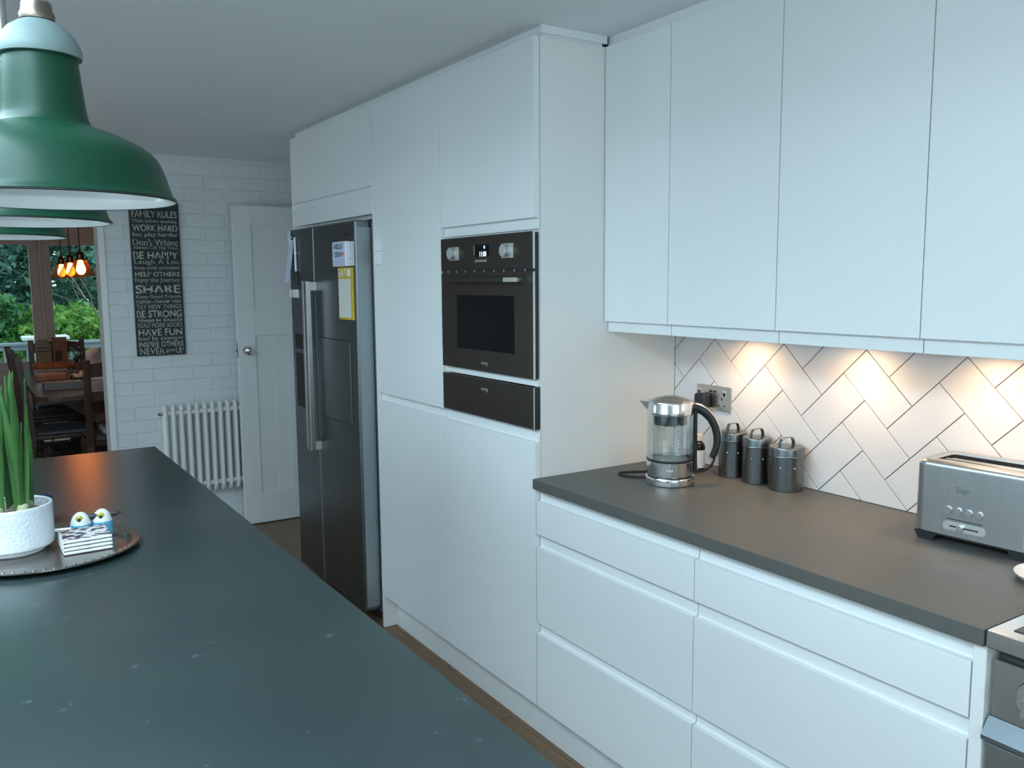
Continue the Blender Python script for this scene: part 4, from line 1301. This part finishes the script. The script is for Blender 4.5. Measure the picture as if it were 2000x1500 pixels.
for q in range(7):
    y = -1.497 - q * 0.118
    k = B().cyl((0.012, y, 0.798), (0.002, y, 0.798), 0.030, 32, bev=0.002).build('knob', BLACK, t)
    B().cyl((0.002, y, 0.798), (-0.030, y, 0.798), 0.0165, 28, r2=0.0145, bev=0.002).build('knob_grip', CHROME, k)
    B().cyl((0.0018, y, 0.798), (0.0012, y, 0.798), 0.0285, 32).build('bezel', CHROME, k)
    B().box(-0.033, -0.004, y - 0.004, y + 0.004, 0.774, 0.806, 0.001, 1).build('knob_bar', CHROME, k)
B().prism([(0.034, 0.735), (0.012, 0.735), (-0.012, 0.706), (-0.012, 0.698), (0.034, 0.698)], 'y', CY0 - 0.001, CY1).build('drip_ledge', mat('satin_steel', (0.22, 0.25, 0.27), 0.45, 0.9, noise=0.03), t)
od = B().box(0.004, 0.034, CY0 - 0.004, CY1 + 0.004, 0.165, 0.688, 0.003, 2).build('oven_door', STEELH, t)
B().box(0.0025, 0.006, CY0 - 0.070, CY1 + 0.07, 0.26, 0.615, 0.001, 1).build('glass', BLKGL, od)
hn = B().cyl((-0.046, CY0 - 0.11, 0.612), (-0.046, CY1 + 0.11, 0.612), 0.011, 20).build('handle', CHROME, od)
for y in (CY0 - 0.125, CY1 + 0.125):
    B().cyl((0.004, y, 0.612), (-0.046, y, 0.612), 0.008, 14).build('bracket', CHROME, hn)
B().box(0.010, 0.034, CY0 - 0.004, CY1 + 0.004, 0.102, 0.160, 0.002, 1).build('plinth_drawer', STEELH, t)

# ------------------------------------------------------------------ dining room shell
DW = mat('dining_wall', (0.55, 0.50, 0.44), 0.7, noise=0.02)
tag(B().box(-3.2, -3.08, YB + WT, YD + 0.2, 0, 2.42).build('wall_dining_left', DW), kind='structure')
tag(B().box(1.78, 1.9, YB + WT, YD + 0.2, 0, 2.42).build('wall_dining_right', DW), kind='structure')
tag(B().box(XW + 0.12, 1.78, YB + WT, YB + WT + 0.1, 0, 2.42).build('wall_dining_near', DW), kind='structure')
wd = B().box(-3.08, -2.36, YD, YD + 0.12, 0, 2.42).box(0.92, 1.78, YD, YD + 0.12, 0, 2.42).box(-2.36, 0.92, YD, YD + 0.12, 2.075, 2.42)
tag(wd.build('wall_dining_far', DW), kind='structure')
# glazed doors: two visible leaves beside a post, two more each side
SILL, HEAD = 0.785, 1.893
leaves = [(-2.36, -1.63), (-1.60, -0.795), (-0.765, 0.05), (0.08, 0.92)]
for n_, (a, b_) in enumerate(leaves):
    st_ = 0.075
    w = B().box(a, a + st_, YD + 0.03, YD + 0.085, 0.02, 2.0, 0.002, 1).box(b_ - st_, b_, YD + 0.03, YD + 0.085, 0.02, 2.0, 0.002, 1)
    w.box(a + st_, b_ - st_, YD + 0.03, YD + 0.085, HEAD, 2.0).box(a + st_, b_ - st_, YD + 0.03, YD + 0.085, SILL - 0.09, SILL).box(a + st_, b_ - st_, YD + 0.03, YD + 0.085, 0.02, 0.16)
    w = tag(w.build('window_%d' % (n_ + 4 if n_ in (0, 3) else n_), CREAMF), kind='structure')
    B().box(a + st_, b_ - st_, YD + 0.055, YD + 0.060, SILL, HEAD).build('pane', GLASS, w)
    B().box(a + st_, b_ - st_, YD + 0.045, YD + 0.065, 0.16, SILL - 0.09).build('panel', CREAMF, w)
    B().box(a + st_ - 0.002, b_ - st_ + 0.002, YD + 0.012, YD + 0.03, SILL - 0.006, SILL + 0.004, 0.001, 1).build('sill_bead', DOORP, w)
tag(B().box(-1.628, -1.602, YD + 0.0, YD + 0.09, 0, 2.0).box(-0.794, -0.766, YD + 0.0, YD + 0.09, 0, 2.0, 0.002, 1).box(0.052, 0.078, YD + 0.0, YD + 0.09, 0, 2.0).box(-2.36, 0.92, YD + 0.0, YD + 0.1, 2.0, 2.075, 0.002, 1).build('trim_5', CREAMF), kind='structure')

# ------------------------------------------------------------------ dining table
t = thing('dining_table', (-0.45, 5.4, 0), 'dark wooden trestle dining table in the room beyond', 'table')
ty0, ty1, tx0, tx1 = 4.34, 6.50, -1.075, -0.02
ch = 0.07
B().prism([(tx0 + ch, ty0), (tx1 - ch, ty0), (tx1, ty0 + ch), (tx1, ty1 - ch), (tx1 - ch, ty1), (tx0 + ch, ty1), (tx0, ty1 - ch), (tx0, ty0 + ch)], 'z', 0.722, 0.760, 0.003, 2).build('table_top', TABWOOD, t)
for y in (4.72, 6.12):
    B().prism([(-0.97, 0.721), (-0.12, 0.721), (-0.40, 0.52), (-0.42, 0.14), (-0.67, 0.14), (-0.69, 0.52)], 'y', y - 0.045, y + 0.045, 0.002, 1).build('trestle', DKWOOD, t)
    B().box(-0.90, -0.19, y - 0.06, y + 0.06, 0.0, 0.14, 0.006, 1).build('trestle_foot', DKWOOD, t)
B().box(-0.58, -0.51, 4.76, 6.08, 0.26, 0.38, 0.004, 1).build('stretcher', DKWOOD, t)


# ------------------------------------------------------------------ dining chairs: local +y is the way the sitter faces
def make_chair():
    t = local(thing('dining_chair', (0, 0, 0), 'x', 'chair', 'dark wooden dining chairs'))
    W2 = 0.205
    for s_ in (-1, 1):
        b = B()
        pts = [(-0.205, 0.0), (-0.165, 0.43), (-0.175, 0.60), (-0.225, 1.02)]
        wv = 0.022
        poly = [(y - wv, z) for y, z in pts] + [(y + wv, z) for y, z in reversed(pts)]
        b.prism(poly, 'x', s_ * W2 - 0.021, s_ * W2 + 0.021, 0.003, 1).build('back_post', DKWOOD, t)
        B().box(s_ * W2 - 0.02, s_ * W2 + 0.02, 0.185, 0.225, 0, 0.43, 0.003, 1).build('leg', DKWOOD, t)
        B().box(s_ * W2 - 0.010, s_ * W2 + 0.010, -0.16, 0.19, 0.16, 0.19, 0.002, 1).build('stretcher', DKWOOD, t)
    for z0, z1, yy, arch in ((0.90, 0.985, -0.212, 0.022), (0.74, 0.80, -0.193, 0.008), (0.60, 0.65, -0.178, 0.0)):
        n = 8
        xs = [-W2 + 0.02 + q * (2 * W2 - 0.04) / n for q in range(n + 1)]
        f = lambda x: arch * (1 - (x / W2) ** 2)
        poly = [(x, z0 + 0.3 * f(x)) for x in xs] + [(x, z1 + f(x)) for x in reversed(xs)]
        B().prism(poly, 'y', yy - 0.009, yy + 0.009).build('back_rail', DKWOOD, t)
    B().box(-W2 - 0.012, W2 + 0.012, -0.165, 0.245, 0.43, 0.46, 0.006, 2).build('seat', DKWOOD, t)
    B().box(-W2 - 0.002, W2 + 0.002, -0.14, 0.235, 0.461, 0.485, 0.012, 3).build('seat_pad', mat('grey_seat_pad', (0.10, 0.10, 0.105), 0.8, noise=0.1), t)
    B().box(-W2 + 0.02, W2 - 0.02, 0.196, 0.214, 0.36, 0.43).build('apron', DKWOOD, t)
    B().box(-W2 + 0.02, W2 - 0.02, 0.0, 0.02, 0.165, 0.185).build('stretcher', DKWOOD, t)
    return t


ch0 = make_chair()
spots = [(-0.588, 4.285, 0.0, 'dark wooden dining chair with its back to the kitchen, at the near table end'),
         (-0.935, 4.80, -PI / 2, 'dark wooden dining chair on the left of the table, nearer the kitchen'),
         (-0.935, 5.67, -PI / 2, 'dark wooden dining chair on the left of the table, nearer the window'),
         (-0.74, 6.40, PI, 'dark wooden dining chair at the far end of the table against the window')]
for i, (x, y, a, lab) in enumerate(spots):
    c = ch0 if i == 0 else copy_tree(ch0)
    c.location = (x, y, 0)
    c.rotation_euler = (0, 0, a)
    c['label'] = lab

# ------------------------------------------------------------------ things on the dining table
TZ = 0.7605
t = thing('food_tub', (-0.885, 5.52, TZ), 'clear plastic tub of orange food on the dining table', 'container')
OR2 = mat('orange_food', (0.42, 0.11, 0.02), 0.5, color2=(0.55, 0.22, 0.05), nscale=20)
B().prism([(-0.990, TZ), (-0.785, TZ), (-0.775, TZ + 0.050), (-1.000, TZ + 0.050)], 'y', 5.45, 5.60, 0.004, 1).build('food', OR2, t)
B().prism([(-0.993, TZ), (-0.782, TZ), (-0.768, TZ + 0.080), (-1.007, TZ + 0.080)], 'y', 5.445, 5.605, 0.004, 1).build('tub', thin_glass('tub_plastic', (0.9, 0.75, 0.65), 0.15, 0.2), t)
t = thing('flat_box', (-0.88, 4.80, TZ), 'low grey box lying at the near end of the dining table', 'box')
GREYB = mat('grey_board', (0.16, 0.155, 0.165), 0.6, noise=0.05)
B().box(-1.000, -0.745, 4.74, 4.88, TZ, TZ + 0.05, 0.003, 1).build('body', GREYB, t)
B().box(-0.995, -0.750, 4.745, 4.875, TZ + 0.0505, TZ + 0.054, 0.001, 1).build('lid', GREYB, t)
t = thing('bread_loaf', (-0.82, 6.12, TZ), 'long brown loaf lying across the dining table', 'bread')
CRUST = mat('bread_crust', (0.22, 0.085, 0.035), 0.7, noise=0.3, nscale=14, bump=0.4, bscale=30)
B().tube([(-0.985, 6.05, TZ + 0.055), (-0.945, 6.06, TZ + 0.055), (-0.85, 6.08, TZ + 0.055), (-0.74, 6.11, TZ + 0.055), (-0.655, 6.14, TZ + 0.055)], 0.052, 16, 0.065, taper=[0.5, 1.0, 0.85, 0.8, 0.3]).build('loaf', CRUST, t)
t = thing('carton', (-0.865, 6.32, TZ), 'grey-green carton standing near the window end of the table', 'box')
GG = mat('grey_green_card', (0.20, 0.19, 0.14), 0.7, noise=0.08)
B().box(-0.930, -0.812, 6.26, 6.37, TZ, TZ + 0.235, 0.003, 1).build('body', GG, t)
for z in (0.175, 0.205):
    B().box(-0.918, -0.824, 6.2588, 6.2602, TZ + z, TZ + z + 0.009).build('stripe', INK, t)
B().prism([(-0.918, TZ + 0.2355), (-0.824, TZ + 0.2355), (-0.832, TZ + 0.28), (-0.910, TZ + 0.28)], 'y', 6.29, 6.34).build('spout_top', GG, t)
t = thing('cardboard_box', (-0.745, 6.30, TZ), 'brown cardboard box standing beside the grey-green carton', 'box')
CARD = mat('brown_card', (0.17, 0.085, 0.06), 0.75, noise=0.06)
B().box(-0.805, -0.688, 6.25, 6.35, TZ, TZ + 0.265, 0.002, 1).build('body', CARD, t)
B().box(-0.785, -0.735, 6.249, 6.2505, TZ + 0.09, TZ + 0.18).build('panel', mat('dark_print', (0.03, 0.015, 0.012), 0.6, noise=0.05), t)
B().prism([(6.25, TZ + 0.2655), (6.31, TZ + 0.295), (6.313, TZ + 0.293), (6.255, TZ + 0.2655)], 'x', -0.805, -0.688).build('flap', CARD, t)
# napkin bundle with black and white print
t = thing('napkin', (-0.745, 5.50, TZ), 'crumpled black and white patterned napkin on the dining table', 'cloth')
b = B()
rn = random.Random(5)
for (nx, ny, r_) in ((-0.730, 5.46, 0.033), (-0.700, 5.50, 0.045), (-0.675, 5.48, 0.03), (-0.705, 5.54, 0.035)):
    b.sphere((nx, ny, TZ + r_ * 0.75), r_, (1.2, 1.0, 0.75), 16, 10)
for v in b.bm.verts:
    d_ = mnoise.noise_vector(v.co * 22)
    v.co += d_ * 0.012
    v.co.z = max(v.co.z, TZ + 0.0005)
b.build('folds', mat('zebra_print', (0.02, 0.02, 0.025), 0.7, color2=(0.6, 0.6, 0.58), nscale=26, detail=0), t, smooth=0)
t = thing('table_plant', (-0.625, 6.22, TZ), 'small dark leafy plant in a pot on the dining table', 'plant')
B().lathe([(0.0, 0.0), (0.032, 0.0), (0.042, 0.07), (0.040, 0.072), (0.038, 0.06), (0.0, 0.06)], (-0.625, 6.22, TZ), 24).build('pot', mat('clay_pot', (0.16, 0.10, 0.05), 0.7, noise=0.1), t)
LEAFD = leaf_mat('dark_houseplant_leaf', (0.012, 0.035, 0.014), (0.03, 0.08, 0.03), 0.2)
b = B()
for q in range(46):
    a, e = rn.uniform(0, 2 * PI), rn.uniform(0.2, 1.4)
    r_ = rn.uniform(0.02, 0.07)
    c = Vector((-0.625 + r_ * math.cos(a) * 0.8, 6.22 + r_ * math.sin(a) * 0.8, TZ + 0.085 + r_ * math.sin(e) * 1.9))
    u = Vector((math.cos(a), math.sin(a), rn.uniform(-0.2, 0.8))).normalized() * 0.026
    s_ = Vector((-math.sin(a), math.cos(a), 0)) * 0.011
    b.quad(c - u, c + s_, c + u, c - s_)
    b.tube([(-0.625, 6.22, TZ + 0.058), tuple(c)], 0.001, 4)
b.build('leaves', LEAFD, t, smooth=0)
# folded paper behind the near chair
tag(B().prism([(-0.655, 5.30), (-0.42, 5.33), (-0.38, 5.52), (-0.62, 5.49)], 'z', TZ + 0.0, TZ + 0.022, 0.002, 1).build('newspaper', PAPER), 'folded white paper on the table behind the near chair', 'paper')
# cloth heaped on the right of the table
b = B().sphere((-0.455, 5.88, TZ + 0.085), 0.15, (1.1, 0.9, 0.85), 48, 28)
for v in b.bm.verts:
    d_ = mnoise.noise_vector(v.co * 9)
    v.co += d_ * 0.045 + mnoise.noise_vector(v.co * 25) * 0.012
    v.co.z = max(v.co.z, TZ + 0.001)
tag(b.build('heaped_cloth', mat('blue_white_cloth', (0.16, 0.20, 0.30), 0.8, color2=(0.70, 0.76, 0.82), nscale=7, detail=2), smooth=60), 'crumpled blue and white cloth heaped on the right of the table', 'cloth')
t = thing('book', (-0.5, 4.32, 0.486), 'pale folded garment on the seat of the near chair', 'cloth')
b = B().box(-0.70, -0.46, 4.22, 4.46, 0.4862, 0.535, 0.02, 3)
for v in b.bm.verts:
    v.co += mnoise.noise_vector(v.co * 12) * 0.006
    v.co.z = max(v.co.z, 0.4862)
b.build('fold', mat('grey_garment', (0.20, 0.24, 0.28), 0.85, color2=(0.42, 0.46, 0.50), nscale=10), t)
t.name = 'garment'

# ------------------------------------------------------------------ amber glass pendants over the dining table
BULBM = mat('glowing_filament_bulb', (1, 0.6, 0.25), 0.3, emit=(1.0, 0.50, 0.14), estr=42.0)
COPPER = mat('dark_copper', (0.16, 0.075, 0.045), 0.3, 1.0, noise=0.1)
for (x, y, z, lab) in ((-0.738, 4.50, 1.572, 'amber glass pendant over the table, nearest and rightmost of three'), (-0.745, 5.05, 1.566, 'amber glass pendant over the table, middle of three'), (-0.752, 5.60, 1.566, 'amber glass pendant over the table, farthest and leftmost of three')):
    t = thing('glass_pendant', (x, y, z), lab, 'lamp', 'amber glass pendants')
    B().lathe([(0.092, 0.0), (0.0925, 0.001), (0.035, 0.112), (0.033, 0.112), (0.090, 0.001)], (x, y, z), 40).build('shade', AMBER, t)
    B().lathe([(0.0, 0.112), (0.040, 0.110), (0.038, 0.118), (0.024, 0.122), (0.023, 0.150), (0.027, 0.154), (0.020, 0.164), (0.008, 0.170), (0.006, 0.19), (0.0, 0.19)], (x, y, z), 28).build('holder', COPPER, t)
    B().lathe([(0.0, 0.010), (0.014, 0.013), (0.026, 0.026), (0.031, 0.045), (0.027, 0.066), (0.016, 0.088), (0.013, 0.108), (0.0, 0.110)], (x, y, z), 24).build('bulb', BULBM, t)
    B().cyl((x, y, z + 0.19), (x, y, 2.395), 0.0035, 8).build('flex', RUBBER, t)
    B().lathe([(0.0, 2.42 - z - 0.0005), (0.05, 2.42 - z - 0.0005), (0.046, 2.395 - z), (0.0, 2.392 - z)], (x, y, z), 24).build('rose', COPPER, t)

# ------------------------------------------------------------------ outside: deck, railing, planting
DECKM = mat('weathered_deck', (0.26, 0.25, 0.23), 0.8, color2=(0.34, 0.33, 0.31), nscale=4, stretch=(1, 8, 1))
RAILM = mat('grey_rail_paint', (0.24, 0.30, 0.34), 0.6, noise=0.04)
dk = tag(B().box(-4.5, 3.5, YD + 0.2, 10.0, -0.2, -0.16).build('deck', DECKM), kind='structure')
bm_ = B().box(-4.5, 3.5, -0.065, 0.065, -0.03, 0.0, 0.003, 1).mesh('plank', DECKM, 30)
for q in range(18):
    o = bpy.data.objects.new('plank', bm_)
    COL.objects.link(o)
    o.parent = dk
    o.location = Vector((0, YD + 0.33 + q * 0.14, -0.125)) - dk.location
tag(B().box(-30, 30, 10.0, 45, -0.9, -0.8).build('ground', mat('garden_ground', (0.05, 0.07, 0.03), 0.95, color2=(0.09, 0.12, 0.05), nscale=2)), kind='structure')
RY = 9.6
t = thing('deck_railing', (0, RY, -0.125), 'grey painted deck railing outside the dining windows', 'railing')
B().box(-4.4, 3.4, RY - 0.05, RY + 0.05, 0.795, 0.828, 0.003, 1).build('top_rail', RAILM, t)
B().box(-4.4, 3.4, RY - 0.02, RY + 0.02, 0.735, 0.79).build('upper_rail', RAILM, t)
B().box(-4.4, 3.4, RY - 0.02, RY + 0.02, -0.03, 0.03).build('bottom_rail', RAILM, t)
x = -4.3
while x < 3.4:
    B().box(x - 0.035, x + 0.035, RY - 0.018, RY + 0.018, 0.03, 0.735).build('baluster', RAILM, t)
    x += 0.235
t = thing('deck_pillar', (-0.56, RY - 0.3, -0.125), 'pale deck pillar with wide white cap behind the window post', 'pillar')
B().box(-0.74, -0.50, RY - 0.42, RY - 0.20, -0.125, 0.875, 0.004, 1).build('shaft', CREAMF, t)
B().box(-0.865, -0.385, RY - 0.52, RY - 0.12, 0.8755, 0.915, 0.004, 1).build('cap', DOORP, t)

LA = leaf_mat('shrub_leaf_light', (0.09, 0.26, 0.045), (0.22, 0.42, 0.09))
LB = leaf_mat('shrub_leaf_mid', (0.035, 0.15, 0.045), (0.09, 0.26, 0.07))
LC = leaf_mat('tree_leaf_dark', (0.05, 0.15, 0.11), (0.12, 0.27, 0.19))
LGR = leaf_mat('ornamental_grass', (0.22, 0.28, 0.10), (0.42, 0.44, 0.18))
BARK = mat('pale_bark', (0.24, 0.21, 0.17), 0.85, noise=0.25, nscale=10)
rf = random.Random(21)


def foliage(c, rad, n, size, squash=(1, 1, 1), seed=0):
    """clumped leaf quads in an uneven crown; only a shell is filled."""
    r = random.Random(seed)
    verts, faces = [], []
    for q in range(n):
        while True:
            v = Vector((r.uniform(-1, 1), r.uniform(-1, 1), r.uniform(-1, 1)))
            if 0.15 < v.length < 1:
                break
        d_ = v.normalized()
        k = 0.72 + 0.38 * mnoise.noise(d_ * 2.3 + Vector((seed, 0, 0)))
        p = d_ * k * (v.length ** 0.35)
        p = Vector((c[0] + p.x * rad * squash[0], c[1] + p.y * rad * squash[1], c[2] + p.z * rad * squash[2]))
        s_ = size * r.uniform(0.6, 1.35)
        u = Vector((r.uniform(-1, 1), r.uniform(-1, 1), r.uniform(-0.9, 0.4))).normalized()
        w = u.cross(Vector((r.uniform(-1, 1), r.uniform(-1, 1), r.uniform(-1, 1)))).normalized()
        b0 = len(verts)
        nn = u.cross(w)
        verts += [p - u * s_, p + w * s_ * 0.45 + nn * s_ * 0.12, p + u * s_, p - w * s_ * 0.45 + nn * s_ * 0.12]
        faces += [(b0, b0 + 1, b0 + 2, b0 + 3)]
    return verts, faces


def shrub(name, label, cat, c, rad, n, size, m, squash=(1, 1, 1), trunk=None, seed=1, group=None):
    base = Vector((c[0], c[1], -0.8))
    t = thing(name, base, label, cat, group)
    v, f = foliage(c, rad, n, size, squash, seed)
    me = bpy.data.meshes.new('foliage')
    me.from_pydata([p - base for p in v], [], f)
    me.materials.append(m)
    o = bpy.data.objects.new('foliage', me)
    COL.objects.link(o)
    o.parent = t
    o['kind'] = 'stuff'
    rr = random.Random(seed + 50)
    ztop = c[2] + rad * squash[2] * 0.4
    B().tube([(c[0], c[1], -0.8), (c[0] + rr.uniform(-.1, .1), c[1], (c[2] - 0.8) / 2), (c[0] + rr.uniform(-.2, .2), c[1] + 0.1, ztop)], trunk or 0.04, 8, taper=[1, 0.8, 0.25]).build('stem', BARK, t)
    for q in range(5):
        a = rr.uniform(0, 2 * PI)
        z0 = -0.8 + (ztop + 0.8) * rr.uniform(0.35, 0.75)
        e = Vector((c[0] + math.cos(a) * rad * squash[0] * 0.7, c[1] + math.sin(a) * rad * squash[1] * 0.7, z0 + rad * squash[2] * rr.uniform(0.3, 0.7)))
        B().tube([(c[0], c[1] + 0.03, z0), ((c[0] + e.x) / 2, (c[1] + e.y) / 2, z0 + 0.45 * (e.z - z0) + 0.1), tuple(e)], (trunk or 0.04) * 0.5, 6, taper=[1, 0.7, 0.2]).build('branch', BARK, t)
    return t


shrub('shrub', 'bright green leafy shrub just behind the railing, seen in the right-hand pane', 'shrub', (-0.15, 10.9, 0.60), 1.05, 5200, 0.062, LA, (1.1, 0.8, 0.75), seed=3, group='garden shrubs')
shrub('shrub', 'mid green leafy shrub behind the railing, seen in the left-hand pane', 'shrub', (-1.55, 11.0, 0.75), 1.15, 5600, 0.066, LB, (1.0, 0.8, 0.95), seed=4, group='garden shrubs')
shrub('shrub', 'light green leafy shrub low behind the railing, at the left edge of the picture', 'shrub', (-2.9, 10.8, 0.5), 1.1, 3800, 0.07, LA, (1.1, 0.8, 0.8), seed=5, group='garden shrubs')
shrub('shrub', 'mid green shrub behind the railing, hidden mostly by the brick wall', 'shrub', (1.6, 11.0, 0.6), 1.1, 3600, 0.07, LB, (1.1, 0.8, 0.8), seed=6, group='garden shrubs')
shrub('tree', 'dark blue-green tree filling the top of the right-hand pane', 'tree', (0.35, 13.6, 2.1), 2.1, 7600, 0.085, LC, (1.0, 0.6, 1.15), 0.10, seed=7, group='garden trees')
shrub('tree', 'dark green tree filling the top of the left-hand pane', 'tree', (-1.9, 13.9, 2.2), 2.2, 7600, 0.085, LC, (1.05, 0.6, 1.15), 0.10, seed=8, group='garden trees')
shrub('tree', 'tall green tree beyond the left edge of the dining windows', 'tree', (-5.0, 13.5, 2.2), 2.4, 5200, 0.10, LB, (1.1, 0.7, 1.1), 0.11, seed=9, group='garden trees')
shrub('tree', 'tall green tree beyond the right side of the dining windows', 'tree', (3.6, 13.8, 2.2), 2.4, 5200, 0.10, LC, (1.1, 0.7, 1.1), 0.11, seed=10, group='garden trees')
shrub('hedge', 'tall dark hedge closing the back of the garden', 'hedge', (0.0, 17.5, 1.6), 3.4, 24000, 0.17, LC, (3.4, 0.5, 1.3), 0.12, seed=12)
# bare pale branches in front of the dark tree
t = thing('bare_shrub', (0.25, 11.7, -0.8), 'bare pale twigs in front of the dark tree', 'shrub')
rb = random.Random(9)
B().tube([(0.25, 11.7, -0.8), (0.28, 11.7, 0.4), (0.30, 11.75, 1.0)], 0.022, 8, taper=[1, 0.7, 0.5]).build('stem', BARK, t)
for q in range(14):
    a = rb.uniform(-1.3, 1.3)
    p0 = Vector((0.30, 11.72, rb.uniform(0.6, 1.0)))
    L_ = rb.uniform(0.8, 1.6)
    pts = [p0]
    d_ = Vector((math.sin(a), rb.uniform(-0.2, 0.2), math.cos(a)))
    for s_ in range(5):
        d_ = (d_ + Vector((rb.uniform(-.3, .3), rb.uniform(-.15, .15), rb.uniform(-.35, .2)))).normalized()
        pts.append(pts[-1] + d_ * L_ / 5)
    B().tube([tuple(p) for p in pts], 0.010, 6, taper=[1, 0.9, 0.75, 0.6, 0.45, 0.25]).build('twig', BARK, t)
# grasses between railing and shrubs
for gi, (gx, lab) in enumerate(((-1.15, 'tuft of straw-green ornamental grass behind the railing, in the left-hand pane'), (-0.2, 'tuft of straw-green ornamental grass behind the railing, in the right-hand pane'))):
    b = B()
    for q in range(170):
        a = rb.uniform(0, 2 * PI)
        p = Vector((gx + rb.gauss(0, 0.16), 10.0 + rb.uniform(0.05, 0.35), -0.8))
        L_ = rb.uniform(1.0, 1.55)
        e = p + Vector((math.cos(a) * 0.35, math.sin(a) * 0.12, L_))
        m_ = (p + e) / 2 + Vector((0, 0, 0.12))
        s_ = Vector((0.008, 0, 0))
        b.quad(p - s_, p + s_, m_ + s_ * 0.8, m_ - s_ * 0.8)
        b.quad(m_ - s_ * 0.8, m_ + s_ * 0.8, e + s_ * 0.1, e - s_ * 0.1)
    o = b.build('ornamental_grass', LGR, smooth=0)
    tag(o, lab, 'grass', kind='stuff')

for o in scene.objects:
    if '_local' in o:
        del o['_local']
